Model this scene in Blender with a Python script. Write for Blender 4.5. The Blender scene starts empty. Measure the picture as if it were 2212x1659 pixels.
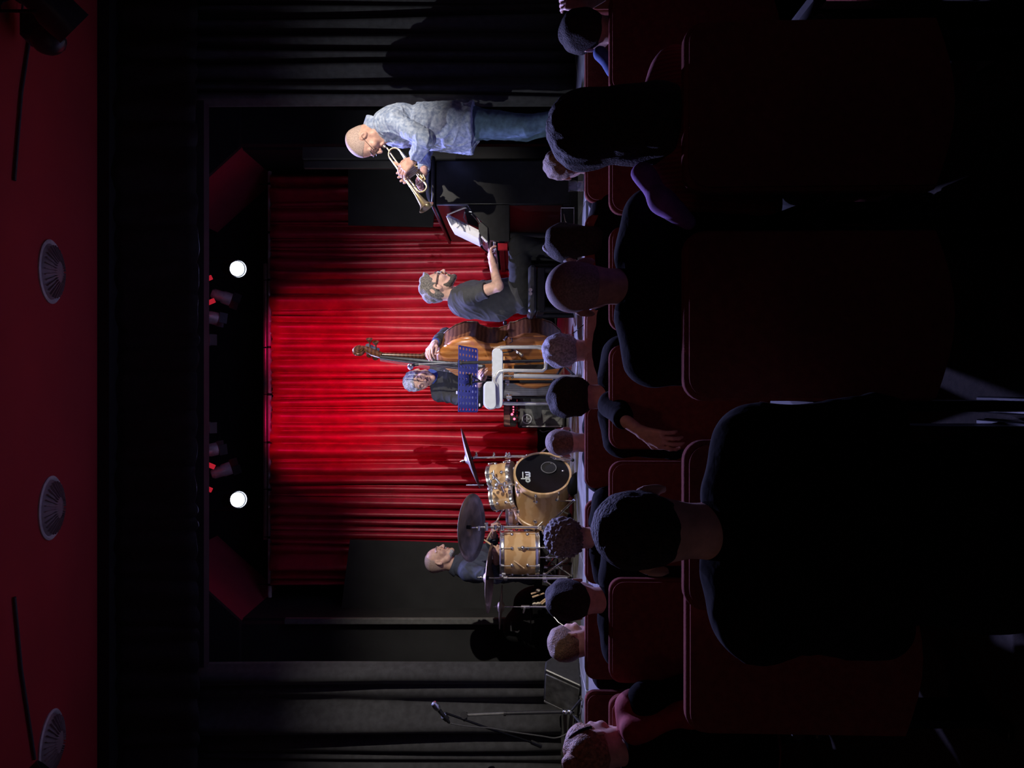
import bpy, math, random
import numpy as np
from mathutils import Matrix, Vector
random.seed(7)
SC = bpy.context.scene
COL = SC.collection
F = 1600.0
EYE = 1.46
def at(x, y, D):
    """photo point (x to the right = down in the room, y down = left in the room) at depth D -> metres"""
    return np.array([(829.5 - y) / F * D, D, EYE - (x - 1106.0) / F * D])

# ---------------------------------------------------------------- camera, world, lights, exposure
cam_d = bpy.data.cameras.new('camera'); cam = bpy.data.objects.new('camera', cam_d); COL.objects.link(cam)
cam_d.sensor_fit = 'HORIZONTAL'; cam_d.sensor_width = 36.0; cam_d.lens = F / 2212 * 36.0
cam_d.clip_start = 0.05
cam.matrix_world = Matrix(((0, 1, 0, 0), (0, 0, -1, 0), (-1, 0, 0, EYE), (0, 0, 0, 1)))
SC.camera = cam
vs = SC.view_settings
vs.view_transform = 'Standard'; vs.look = 'None'; vs.exposure = 0.0; vs.gamma = 1.0; vs.use_curve_mapping = False
w = bpy.data.worlds.new('world'); SC.world = w; w.use_nodes = True
w.node_tree.nodes['Background'].inputs[0].default_value = (0.5, 0.45, 0.5, 1)
w.node_tree.nodes['Background'].inputs[1].default_value = 0.0018

def lamp(name, kind, loc, target, power, color, size=0.05, angle=50, blend=0.4):
    l = bpy.data.lights.new(name, kind); o = bpy.data.objects.new(name, l); COL.objects.link(o)
    o.location = loc; l.energy = power; l.color = color
    if kind == 'SPOT':
        l.spot_size = math.radians(angle); l.spot_blend = blend; l.shadow_soft_size = size
    elif kind == 'AREA':
        l.shape = 'RECTANGLE'; l.size = size; l.size_y = size * 0.6
    else:
        l.shadow_soft_size = size
    d = Vector(target) - Vector(loc)
    o.rotation_euler = d.to_track_quat('-Z', 'Y').to_euler()
    return o
# front of house, warm white, from high at the right of the hall
lamp('key_right', 'SPOT', (2.75, 2.3, 3.55), (-0.45, 6.2, 1.7), 760, (1.0, 0.92, 0.82), 0.022, 62, 0.5)
lamp('key_left', 'SPOT', (-2.5, 2.3, 3.6), (1.3, 5.8, 1.7), 330, (0.93, 0.96, 1.0), 0.022, 54, 0.5)
# two white profile spots above the stage, pointing at the players and the hall
SPOT_R = at(513, 580, 7.0); SPOT_L = at(514, 1080, 7.0)
for s_, p_ in ((1, SPOT_R), (-1, SPOT_L)):
    lamp('back_spot', 'SPOT', (p_[0], 6.86, p_[2] - 0.03), (s_ * 0.35, 3.9, 1.2), 900, (0.40, 0.41, 1.0), 0.05, 84, 0.6)
# red lanterns washing the curtain
for s_ in (1, -1):
    for (px, py, X_t, z_t, p_w, an) in ((500, 829 - s_ * 181, 0.0, 1.9, 52, 60), (470, 829 - s_ * 140, 0.28, 2.7, 36, 68), (446, 829 - s_ * 95, 0.42, 3.5, 26, 78)):
        q_ = at(px, py, 7.15)
        lamp('red_wash', 'SPOT', (q_[0], 7.22, q_[2] - 0.05), (s_ * X_t, 8.25, z_t), p_w, (1.0, 0.006, 0.14), 0.015, an, 0.9)
# weak house light over the back of the hall and the glow on the red ceiling
lamp('house_light', 'AREA', (0.0, -2.5, 2.4), (0, 3.5, 3.4), 0.75, (1.0, 0.7, 0.6), 1.0)
lamp('row_fill', 'SPOT', (0.2, 2.0, 3.3), (0.0, 4.5, 0.95), 9.0, (1.0, 0.55, 0.34), 0.12, 60, 0.7)  # added lamp out of view that fills the seat backs and hair
lamp('aisle_light', 'AREA', (-2.8, -0.3, 2.2), (-0.8, 2.2, 0.8), 1.1, (1.0, 0.6, 0.42), 0.5)

# ---------------------------------------------------------------- materials
MATS = {}
def mat(name, col, rough=0.6, metal=0.0, var=0.12, scale=30.0, bump=0.0, bscale=None, spec=0.5, emit=None, estr=0.0,
        wave=None, col2=None, alpha=None, trans=0.0, sheen=0.0):
    if name in MATS: return MATS[name]
    m = bpy.data.materials.new(name); m.use_nodes = True
    nt = m.node_tree; b = nt.nodes['Principled BSDF']
    b.inputs['Roughness'].default_value = rough; b.inputs['Metallic'].default_value = metal
    b.inputs['Specular IOR Level'].default_value = spec
    b.inputs['Transmission Weight'].default_value = trans
    b.inputs['Sheen Weight'].default_value = sheen
    tc = nt.nodes.new('ShaderNodeTexCoord')
    if wave:
        tx = nt.nodes.new('ShaderNodeTexWave'); tx.wave_type = 'BANDS'; tx.bands_direction = wave[0]
        tx.inputs['Scale'].default_value = wave[1]; tx.inputs['Distortion'].default_value = wave[2]
        tx.inputs['Detail'].default_value = 3; tx.inputs['Detail Scale'].default_value = 1.5
        fac = tx.outputs['Fac']
    else:
        tx = nt.nodes.new('ShaderNodeTexNoise'); tx.inputs['Scale'].default_value = scale
        tx.inputs['Detail'].default_value = 4; fac = tx.outputs['Fac']
    nt.links.new(tc.outputs['Object'], tx.inputs['Vector'])
    rp = nt.nodes.new('ShaderNodeValToRGB')
    c = np.array(col); c2 = np.array(col2) if col2 is not None else np.clip(c * (1 + var * 2), 0, 1)
    c1 = c * (1 - var) if col2 is None else c
    rp.color_ramp.elements[0].color = (*c1, 1); rp.color_ramp.elements[1].color = (*c2, 1)
    rp.color_ramp.elements[0].position = 0.35; rp.color_ramp.elements[1].position = 0.7
    nt.links.new(fac, rp.inputs[0]); nt.links.new(rp.outputs[0], b.inputs['Base Color'])
    if bump > 0:
        n2 = nt.nodes.new('ShaderNodeTexNoise'); n2.inputs['Scale'].default_value = bscale or scale * 3
        n2.inputs['Detail'].default_value = 3
        nt.links.new(tc.outputs['Object'], n2.inputs['Vector'])
        bp = nt.nodes.new('ShaderNodeBump'); bp.inputs['Strength'].default_value = bump; bp.inputs['Distance'].default_value = 0.01
        nt.links.new(n2.outputs['Fac'], bp.inputs['Height']); nt.links.new(bp.outputs[0], b.inputs['Normal'])
    if emit:
        b.inputs['Emission Color'].default_value = (*emit, 1); b.inputs['Emission Strength'].default_value = estr
    MATS[name] = m
    return m
M = {}
M['black'] = mat('black_paint', (0.012, 0.012, 0.013), 0.75, var=0.2, scale=8)
M['wallblack'] = mat('black_matt_wall', (0.030, 0.030, 0.032), 0.9, var=0.15, scale=3, bump=0.1, bscale=60)
M['flat'] = mat('charcoal_board', (0.032, 0.032, 0.034), 0.85, var=0.1, scale=5)
M['drape'] = mat('black_wool_drape', (0.045, 0.045, 0.05), 0.95, var=0.15, scale=20, bump=0.15, bscale=300, sheen=0.1)
M['valance'] = mat('black_valance_cloth', (0.02, 0.021, 0.022), 0.95, var=0.15, scale=20)
M['redcurtain'] = mat('red_velvet', (0.52, 0.022, 0.055), 0.40, var=0.12, scale=9, bump=0.06, bscale=220, spec=0.7)
M['redceil'] = mat('red_ceiling_paint', (0.40, 0.024, 0.028), 0.85, var=0.05, scale=1.5)
M['redlit'] = mat('red_lit_corner_panel', (0.45, 0.045, 0.09), 0.8, var=0.1, scale=3)  # red light on the upper corners put into the colour
M['carpet'] = mat('dark_carpet', (0.02, 0.014, 0.01), 0.95, var=0.3, scale=60, bump=0.3, bscale=400)
M['deck'] = mat('grey_stage_deck', (0.16, 0.16, 0.155), 0.42, var=0.2, scale=12, bump=0.05)
M['apron'] = mat('glossy_apron_boards', (0.20, 0.19, 0.21), 0.3, wave=('Y', 12, 3), col2=(0.27, 0.26, 0.28))
M['pipe'] = mat('grey_steel_pipe', (0.62, 0.62, 0.60), 0.5, 0.0, var=0.08)
M['darkmetal'] = mat('black_metal', (0.02, 0.02, 0.022), 0.4, 0.7, var=0.15)
M['satin'] = mat('satin_black_housing', (0.03, 0.03, 0.032), 0.35, 0.0, var=0.15, spec=0.6)
M['chrome'] = mat('chrome', (0.85, 0.85, 0.87), 0.27, 1.0, var=0.05)
M['silver'] = mat('silver_grey_coating', (0.62, 0.63, 0.64), 0.35, 0.35, var=0.04)
M['panelwhite'] = mat('pale_grey_plastic', (0.66, 0.70, 0.74), 0.45, 0.0, var=0.04)
M['brass'] = mat('worn_brass', (0.56, 0.44, 0.24), 0.36, 0.9, var=0.08, scale=40)
M['nickel'] = mat('nickel_plate', (0.50, 0.48, 0.43), 0.36, 0.9, var=0.08, scale=40)
M['spruce'] = mat('amber_spruce_top', (0.50, 0.17, 0.035), 0.28, wave=('X', 7, 2.5), col2=(0.66, 0.26, 0.06), spec=0.6)
M['ribwood'] = mat('dark_maple_ribs', (0.13, 0.045, 0.016), 0.28, wave=('Z', 9, 4), col2=(0.22, 0.085, 0.03), spec=0.6)
M['scrollwood'] = mat('dark_walnut_scroll', (0.09, 0.03, 0.014), 0.25, wave=('Z', 9, 3), col2=(0.16, 0.06, 0.025), spec=0.6)
M['ebony'] = mat('ebony', (0.035, 0.032, 0.028), 0.3, var=0.2)
M['maple'] = mat('golden_maple_lacquer', (0.66, 0.39, 0.17), 0.25, wave=('Z', 3.0, 6), col2=(0.80, 0.53, 0.27), spec=0.6)
M['maple_d'] = mat('pale_maple_hoop', (0.62, 0.40, 0.19), 0.3, wave=('Z', 5, 4), col2=(0.74, 0.50, 0.26), spec=0.6)
M['drumhead'] = mat('black_drum_head', (0.006, 0.006, 0.007), 0.3, var=0.1)
M['clearhead'] = mat('smoky_drum_head', (0.18, 0.16, 0.15), 0.35, var=0.1)
M['white'] = mat('white_print', (0.85, 0.93, 0.9), 0.6, var=0.02)
M['strip'] = mat('grey_timber_strip', (0.16, 0.16, 0.155), 0.7, var=0.1)
M['cymdark'] = mat('dark_bronze_cymbal', (0.20, 0.18, 0.16), 0.42, 0.85, var=0.35, scale=9)
M['cymbrown'] = mat('brown_bronze_cymbal', (0.30, 0.22, 0.17), 0.48, 0.75, var=0.25, scale=14)
M['stickwood'] = mat('pale_hickory', (0.72, 0.50, 0.30), 0.5, var=0.08)
M['felt'] = mat('cream_felt', (0.75, 0.66, 0.5), 0.9, var=0.08)
M['bluemetal'] = mat('blue_enamel', (0.045, 0.055, 0.27), 0.4, 0.1, var=0.1, scale=10)
M['paper'] = mat('white_paper', (0.75, 0.74, 0.78), 0.7, var=0.03)
M['pianoblack'] = mat('piano_black_lacquer', (0.006, 0.006, 0.007), 0.38, var=0.2, spec=0.3)
M['redpatch'] = mat('red_reflection_and_ball', (0.30, 0.012, 0.02), 0.25, var=0.1)  # red reflection on the piano as a colour; also the small ball
M['keys'] = mat('ivory_keys', (0.8, 0.8, 0.76), 0.3, var=0.03)
M['skin'] = mat('light_skin', (0.66, 0.40, 0.31), 0.5, var=0.1, scale=35, bump=0.05, bscale=300, sheen=0.05)
M['skin_t'] = mat('ruddy_skin', (0.60, 0.34, 0.26), 0.5, var=0.12, scale=35, bump=0.05, bscale=300)
M['stubble'] = mat('grey_stubble', (0.42, 0.30, 0.255), 0.75, var=0.2, scale=180)
M['lip'] = mat('lip_skin', (0.45, 0.19, 0.16), 0.5, var=0.1)
M['shirtblue'] = mat('pale_blue_patterned_cotton', (0.20, 0.25, 0.38), 0.8, var=0.0, scale=42, col2=(0.46, 0.51, 0.62), bump=0.35, bscale=45)
M['jeans'] = mat('blue_denim', (0.075, 0.13, 0.19), 0.85, var=0.2, scale=25, bump=0.4, bscale=18)
M['tee'] = mat('charcoal_jersey', (0.045, 0.045, 0.05), 0.85, var=0.12, scale=20, bump=0.3, bscale=16)
M['blackshirt'] = mat('black_cotton_shirt', (0.035, 0.036, 0.04), 0.8, var=0.15, scale=20, bump=0.35, bscale=16)
M['navy'] = mat('navy_cotton_shirt', (0.05, 0.06, 0.095), 0.8, var=0.12, scale=20, bump=0.3, bscale=14)
M['bluelining'] = mat('blue_collar_lining', (0.05, 0.10, 0.42), 0.7, var=0.1)
M['blacktrouser'] = mat('black_trouser_cloth', (0.010, 0.010, 0.011), 0.85, var=0.15, bump=0.3, bscale=18, spec=0.3)
M['plaid'] = mat('grey_plaid_cloth', (0.15, 0.14, 0.16), 0.9, wave=('X', 20, 0.3), col2=(0.25, 0.24, 0.27))
M['shoe'] = mat('black_shoe_leather', (0.012, 0.011, 0.01), 0.35, var=0.1)
M['hairgrey'] = mat('grey_hair', (0.42, 0.42, 0.46), 0.7, var=0.35, scale=90, bump=0.8, bscale=150, sheen=0.3)
M['hairsilver'] = mat('silver_hair', (0.40, 0.38, 0.38), 0.7, var=0.3, scale=90, bump=0.8, bscale=150)
M['hairdark'] = mat('dark_brown_hair', (0.022, 0.016, 0.013), 0.75, var=0.4, scale=90, bump=0.8, bscale=150, spec=0.25, sheen=0.04)
M['hairbrown'] = mat('brown_hair', (0.19, 0.10, 0.05), 0.6, var=0.35, scale=90, bump=0.8, bscale=150, sheen=0.3)
M['hairash'] = mat('salt_and_pepper_hair', (0.16, 0.14, 0.125), 0.65, var=0.4, scale=90, bump=0.8, bscale=150, sheen=0.3)
M['hairblond'] = mat('sandy_hair', (0.34, 0.18, 0.09), 0.6, var=0.35, scale=70, bump=0.8, bscale=120)
M['beard'] = mat('grey_brown_beard', (0.075, 0.062, 0.05), 0.8, var=0.3, scale=150, bump=0.5, bscale=200)
M['jacket'] = mat('black_jacket_cloth', (0.005, 0.005, 0.005), 1.0, var=0.2, bump=0.4, bscale=18, spec=0.12)
M['redknit'] = mat('dark_red_knit', (0.22, 0.02, 0.028), 0.9, wave=('X', 24, 1.0), col2=(0.30, 0.035, 0.045))
M['purpleknit'] = mat('purple_fleece', (0.24, 0.09, 0.35), 0.9, var=0.15)
M['redcloth'] = mat('red_scarf_cloth', (0.27, 0.02, 0.022), 0.85, var=0.12, bump=0.3, bscale=20)
M['bluecloth'] = mat('blue_denim_shirt', (0.05, 0.10, 0.30), 0.85, var=0.15)
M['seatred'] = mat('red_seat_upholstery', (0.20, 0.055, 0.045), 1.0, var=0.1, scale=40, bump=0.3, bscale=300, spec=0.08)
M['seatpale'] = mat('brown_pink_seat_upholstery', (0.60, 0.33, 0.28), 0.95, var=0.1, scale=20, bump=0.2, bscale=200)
M['grille'] = mat('grey_speaker_cloth', (0.10, 0.10, 0.095), 0.85, var=0.3, scale=14, bump=0.3, bscale=200)
M['tolex'] = mat('black_tolex', (0.03, 0.03, 0.032), 0.6, var=0.15, bump=0.3, bscale=300)
M['rosewood'] = mat('brown_wood_amp_case', (0.20, 0.09, 0.07), 0.45, wave=('X', 6, 4), col2=(0.30, 0.15, 0.11))
M['diffuser'] = mat('grey_air_diffuser', (0.30, 0.24, 0.24), 0.55, 0.1, var=0.08)
M['redled'] = mat('red_indicator_glow', (0.8, 0.05, 0.1), 0.4, emit=(1.0, 0.10, 0.18), estr=3.5)
M['lensglow'] = mat('lit_spotlight_lens', (0.9, 0.95, 1.0), 0.3, emit=(0.80, 0.88, 1.0), estr=30.0)
M['redglow'] = mat('glowing_red_gel', (0.7, 0.02, 0.04), 0.3, emit=(1.0, 0.03, 0.06), estr=0.35)  # on the filter frames, emission stands in for light through the gel
M['cable'] = mat('grey_cable_rubber', (0.07, 0.07, 0.07), 0.5, var=0.1)
M['warmglint'] = mat('painted_warm_glint', (0.45, 0.30, 0.16), 0.3, 0.8, var=0.1)  # warm glint on the hall spotlight lenses, put into the base colour
M['redcan'] = mat('dull_aluminium_lantern', (0.62, 0.58, 0.58), 0.35, 0.5, var=0.1)
def glassmat(name, col, rough=0.02):
    m = bpy.data.materials.new(name); m.use_nodes = True; b = m.node_tree.nodes['Principled BSDF']
    b.inputs['Base Color'].default_value = (*col, 1); b.inputs['Transmission Weight'].default_value = 1.0
    b.inputs['Roughness'].default_value = rough; b.inputs['IOR'].default_value = 1.45
    return m
M['glass'] = glassmat('clear_glass', (1, 1, 1))

# ---------------------------------------------------------------- mesh builder
ORG = {}
def nrm(v):
    v = np.array(v, float); n = np.linalg.norm(v); return v / n if n > 1e-9 else np.array([0, 0, 1.0])
def basis(d):
    d = nrm(d); u = np.array([0, 0, 1.0]) if abs(d[2]) < 0.9 else np.array([1.0, 0, 0])
    a = nrm(np.cross(u, d)); b = np.cross(d, a); return a, b, d
class MB:
    def __init__(s): s.v = []; s.f = []
    def add(s, vs_, fs):
        o = len(s.v); s.v.extend([tuple(map(float, q)) for q in vs_]); s.f.extend([tuple(i + o for i in f) for f in fs]); return s
    def box(s, c, size, R=None, bev=0.0):
        c = np.array(c, float); h = np.array(size, float) / 2; R = np.eye(3) if R is None else np.array(R)
        if bev <= 0:
            P = [c + R @ (h * np.array(q)) for q in ((-1,-1,-1),(1,-1,-1),(1,1,-1),(-1,1,-1),(-1,-1,1),(1,-1,1),(1,1,1),(-1,1,1))]
            return s.add(P, [(0,3,2,1),(4,5,6,7),(0,1,5,4),(1,2,6,5),(2,3,7,6),(3,0,4,7)])
        b = min(bev, h.min() * 0.95); P = []; idx = {}
        for sx in (-1, 1):
            for sy in (-1, 1):
                for sz in (-1, 1):
                    for ax in range(3):
                        q = h - b; q = q.copy(); q[ax] = h[ax]
                        idx[(sx, sy, sz, ax)] = len(P); P.append(c + R @ (q * np.array((sx, sy, sz))))
        fs = []
        for ax in range(3):
            o1, o2 = (ax + 1) % 3, (ax + 2) % 3
            for sg in (-1, 1):
                q = []
                for (a, b2) in ((-1, -1), (1, -1), (1, 1), (-1, 1)):
                    t = [0, 0, 0]; t[ax] = sg; t[o1] = a; t[o2] = b2; q.append(idx[(*t, ax)])
                fs.append(tuple(q if sg > 0 else q[::-1]))
        for ax in range(3):
            o1, o2 = (ax + 1) % 3, (ax + 2) % 3
            for s1 in (-1, 1):
                for s2 in (-1, 1):
                    q = []
                    for (e, fa) in ((-1, o1), (1, o1), (1, o2), (-1, o2)):
                        t = [0, 0, 0]; t[ax] = e; t[o1] = s1; t[o2] = s2; q.append(idx[(*t, fa)])
                    fs.append(tuple(q if s1 * s2 < 0 else q[::-1]))
        for sx in (-1, 1):
            for sy in (-1, 1):
                for sz in (-1, 1):
                    q = [idx[(sx, sy, sz, a)] for a in range(3)]
                    fs.append(tuple(q if sx * sy * sz > 0 else q[::-1]))
        return s.add(P, fs)
    def cyl(s, a, b, r0, r1=None, n=16, cap=True):
        r1 = r0 if r1 is None else r1; a = np.array(a, float); b = np.array(b, float)
        u, v, _ = basis(b - a); P = []
        for (c, r) in ((a, r0), (b, r1)):
            for i in range(n):
                t = 2 * math.pi * i / n; P.append(c + r * (math.cos(t) * u + math.sin(t) * v))
        fs = [(i, (i + 1) % n, n + (i + 1) % n, n + i) for i in range(n)]
        if cap: fs += [tuple(range(n))[::-1], tuple(range(n, 2 * n))]
        return s.add(P, fs)
    def tube(s, pts, r, n=10, closed=False):
        pts = [np.array(p, float) for p in pts]; rs = r if hasattr(r, '__len__') else [r] * len(pts)
        P = []; m = len(pts); up = None
        for i, p in enumerate(pts):
            if closed: d = pts[(i + 1) % m] - pts[i - 1]
            else: d = pts[min(i + 1, m - 1)] - pts[max(i - 1, 0)]
            d = nrm(d)
            if up is None: up = basis(d)[0]
            u = nrm(up - d * np.dot(up, d)); up = u; v = np.cross(d, u)
            for k in range(n):
                t = 2 * math.pi * k / n; P.append(p + rs[i] * (math.cos(t) * u + math.sin(t) * v))
        fs = []
        for i in range(m if closed else m - 1):
            j = (i + 1) % m
            for k in range(n): fs.append((i * n + k, i * n + (k + 1) % n, j * n + (k + 1) % n, j * n + k))
        if not closed: fs += [tuple(range(n))[::-1], tuple(range((m - 1) * n, m * n))]
        return s.add(P, fs)
    def lathe(s, prof, c, axis=(0, 0, 1), n=32, capa=True, capb=True):
        c = np.array(c, float); u, v, d = basis(axis); P = []
        for (r, h) in prof:
            for i in range(n):
                t = 2 * math.pi * i / n; P.append(c + d * h + max(r, 1e-5) * (math.cos(t) * u + math.sin(t) * v))
        fs = []
        for j in range(len(prof) - 1):
            for i in range(n): fs.append((j * n + i, j * n + (i + 1) % n, (j + 1) * n + (i + 1) % n, (j + 1) * n + i))
        if capa: fs.append(tuple(range(n))[::-1])
        if capb: fs.append(tuple(range((len(prof) - 1) * n, len(prof) * n)))
        return s.add(P, fs)
    def ball(s, c, r, n=12, R=None):
        c = np.array(c, float); r = np.array(r, float) * np.ones(3); R = np.eye(3) if R is None else R
        P = []; m = n // 2 + 1
        for j in range(m + 1):
            a = math.pi * j / m
            for i in range(n):
                t = 2 * math.pi * i / n
                P.append(c + R @ (r * np.array((math.sin(a) * math.cos(t) + 1e-6 * math.cos(t), math.sin(a) * math.sin(t) + 1e-6 * math.sin(t), -math.cos(a)))))
        fs = [(j * n + i, j * n + (i + 1) % n, (j + 1) * n + (i + 1) % n, (j + 1) * n + i) for j in range(m) for i in range(n)]
        return s.add(P, fs)
    def prism(s, poly, origin, U, V, W, depth):
        """outline poly (u,v) in plane origin+U,V, extruded along W by depth"""
        o = np.array(origin, float); U = np.array(U, float); V = np.array(V, float); W = np.array(W, float)
        n = len(poly); P = [o + U * a + V * b for a, b in poly] + [o + U * a + V * b + W * depth for a, b in poly]
        fs = [tuple(range(n)), tuple(range(n, 2 * n))[::-1]] + [((i + 1) % n, i, n + i, n + (i + 1) % n) for i in range(n)]
        return s.add(P, fs)
    def build(s, name, m, parent=None, smooth=True, ang=40):
        return mkobj(name, np.array(s.v), s.f, m, parent, smooth, ang)
def mkobj(name, V, Fc, m, parent=None, smooth=True, ang=40, quads=None):
    V = np.array(V, float)
    if parent is not None: org = ORG[parent.name]
    else: org = np.array([(V[:, 0].min() + V[:, 0].max()) / 2, (V[:, 1].min() + V[:, 1].max()) / 2, V[:, 2].min()])
    me = bpy.data.meshes.new(name)
    L = V - org
    if quads is not None:
        nq = len(quads); me.vertices.add(len(L)); me.vertices.foreach_set('co', L.astype(np.float32).ravel())
        me.loops.add(nq * 4); me.loops.foreach_set('vertex_index', quads.astype(np.int32).ravel())
        me.polygons.add(nq); me.polygons.foreach_set('loop_start', np.arange(0, nq * 4, 4, dtype=np.int32))
        me.update(calc_edges=True)
    else:
        me.from_pydata([tuple(p) for p in L], [], Fc); me.update()
    me.materials.append(M[m] if isinstance(m, str) else m)
    if smooth:
        me.polygons.foreach_set('use_smooth', [True] * len(me.polygons))
        if ang and quads is None:
            try: me.set_sharp_from_angle(angle=math.radians(ang))
            except Exception: pass
    o = bpy.data.objects.new(name, me); COL.objects.link(o)
    if parent is not None: o.parent = parent
    else: o.location = org
    ORG[o.name] = org
    return o
def tag(o, label=None, cat=None, group=None, kind=None):
    if label: o['label'] = label
    if cat: o['category'] = cat
    if group: o['group'] = group
    if kind: o['kind'] = kind
    return o
def thing(name, label, cat, loc, group=None):
    o = bpy.data.objects.new(name, None); COL.objects.link(o); o.location = tuple(map(float, loc)); o.empty_display_size = 0.1
    ORG[o.name] = np.array(loc, float)
    return tag(o, label, cat, group)
def struct(o): o['kind'] = 'structure'; return o
def copy_tree(o, parent=None):
    c = o.copy(); COL.objects.link(c)
    if parent is not None: c.parent = parent
    ORG[c.name] = ORG[o.name]
    for ch in list(o.children): copy_tree(ch, c)
    return c
def Rz(a): c, s = math.cos(a), math.sin(a); return np.array([[c, -s, 0], [s, c, 0], [0, 0, 1.0]])
def Rx(a): c, s = math.cos(a), math.sin(a); return np.array([[1, 0, 0], [0, c, -s], [0, s, c]])
def Ry(a): c, s = math.cos(a), math.sin(a); return np.array([[c, 0, s], [0, 1, 0], [-s, 0, c]])
STAGE = 0.96; APRON = 0.945

# ---------------------------------------------------------------- distance fields -> one continuous surface
def wob(P, seed, freq, n=10):
    r = np.random.RandomState(seed); out = np.zeros(len(P))
    for i in range(n):
        d = r.normal(size=3); d /= np.linalg.norm(d)
        out += np.sin(P @ (d * freq * (0.6 + 0.9 * r.rand())) * 1.0 + r.rand() * 6.28)
    return out / math.sqrt(n)
class Field:
    def __init__(s): s.p = []
    def cone(s, a, b, ra, rb, k=0.02, cap=(False, False), infl=0.0, sub=False):
        a = np.array(a, float); b = np.array(b, float); ra += infl; rb += infl
        lo = np.minimum(a - ra, b - rb); hi = np.maximum(a + ra, b + rb)
        def f(P):
            ba = b - a; L = np.dot(ba, ba); pa = P - a
            t = np.clip(np.tensordot(pa, ba, 1) / L, 0, 1)
            d = np.sqrt(((pa - t[..., None] * ba) ** 2).sum(-1)) - (ra + (rb - ra) * t)
            u = ba / math.sqrt(L)
            if cap[0]: d = np.maximum(d, -np.tensordot(pa, u, 1))
            if cap[1]: d = np.maximum(d, np.tensordot(P - b, u, 1))
            return d
        s.p.append((lo, hi, f, k, sub)); return s
    def ell(s, c, r, R=None, k=0.02, infl=0.0, sub=False):
        c = np.array(c, float); r = np.array(r, float) * np.ones(3) + infl; R = np.eye(3) if R is None else np.array(R)
        e = np.abs(R) @ r
        def f(P):
            q = (P - c) @ R / r; n = np.sqrt((q ** 2).sum(-1)); g = np.sqrt(((q / r) ** 2).sum(-1)) + 1e-6
            return n * (n - 1.0) / g
        s.p.append((c - e, c + e, f, k, sub)); return s
    def ecyl(s, a, b, ra, rb, U, k=0.02, infl=0.0):
        """elliptic capped tube from a to b; ra, rb = (along U, across); flat ends"""
        a = np.array(a, float); b = np.array(b, float); w_ = nrm(b - a); U = nrm(np.array(U) - w_ * np.dot(U, w_)); W = np.cross(w_, U)
        L = np.linalg.norm(b - a); m = max(max(ra), max(rb)) + infl
        def f(P):
            pa = P - a; t = np.tensordot(pa, w_, 1); tt = np.clip(t / L, 0, 1)
            ru = ra[0] + (rb[0] - ra[0]) * tt + infl; rw = ra[1] + (rb[1] - ra[1]) * tt + infl
            x = np.tensordot(pa, U, 1); y = np.tensordot(pa, W, 1)
            n = np.sqrt((x / ru) ** 2 + (y / rw) ** 2); g = np.sqrt((x / ru ** 2) ** 2 + (y / rw ** 2) ** 2) + 1e-6
            d = n * (n - 1) / g
            return np.maximum(d, np.maximum(-t - infl, t - L - infl))
        s.p.append((np.minimum(a, b) - m, np.maximum(a, b) + m, f, k, False)); return s
    def half(s, pt, n, lo, hi):
        """remove what lies on the +n side of pt inside the region lo..hi"""
        pt = np.array(pt, float); n = nrm(n)
        s.p.append((np.array(lo, float), np.array(hi, float), lambda P: np.tensordot(P - pt, n, 1), None, 'half')); return s
    def mesh(s, h):
        lo = np.min([q[0] for q in s.p if not q[4]], 0) - 4 * h; hi = np.max([q[1] for q in s.p if not q[4]], 0) + 4 * h
        sh = np.ceil((hi - lo) / h).astype(int) + 1
        G = np.full(sh, 0.5, np.float32)
        for (a, b, f, k, sub) in s.p:
            mg = (k or 0) + 3 * h
            i0 = np.clip(np.floor((a - mg - lo) / h).astype(int), 0, sh - 1); i1 = np.clip(np.ceil((b + mg - lo) / h).astype(int) + 1, 1, sh)
            if (i1 <= i0).any(): continue
            ax = [lo[j] + h * np.arange(i0[j], i1[j]) for j in range(3)]
            P = np.stack(np.meshgrid(*ax, indexing='ij'), -1); d = f(P)
            S = G[i0[0]:i1[0], i0[1]:i1[1], i0[2]:i1[2]]
            if sub == 'half': S[...] = np.maximum(S, d)
            elif sub:
                kk = max(k, 1e-5); e = np.maximum(kk - np.abs(S + d), 0) / kk; S[...] = np.maximum(S, -d) + e * e * kk / 4
            else:
                kk = max(k, 1e-5); e = np.maximum(kk - np.abs(S - d), 0) / kk; S[...] = np.minimum(S, d) - e * e * kk / 4
        return surfnet(G, lo, h)
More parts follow.
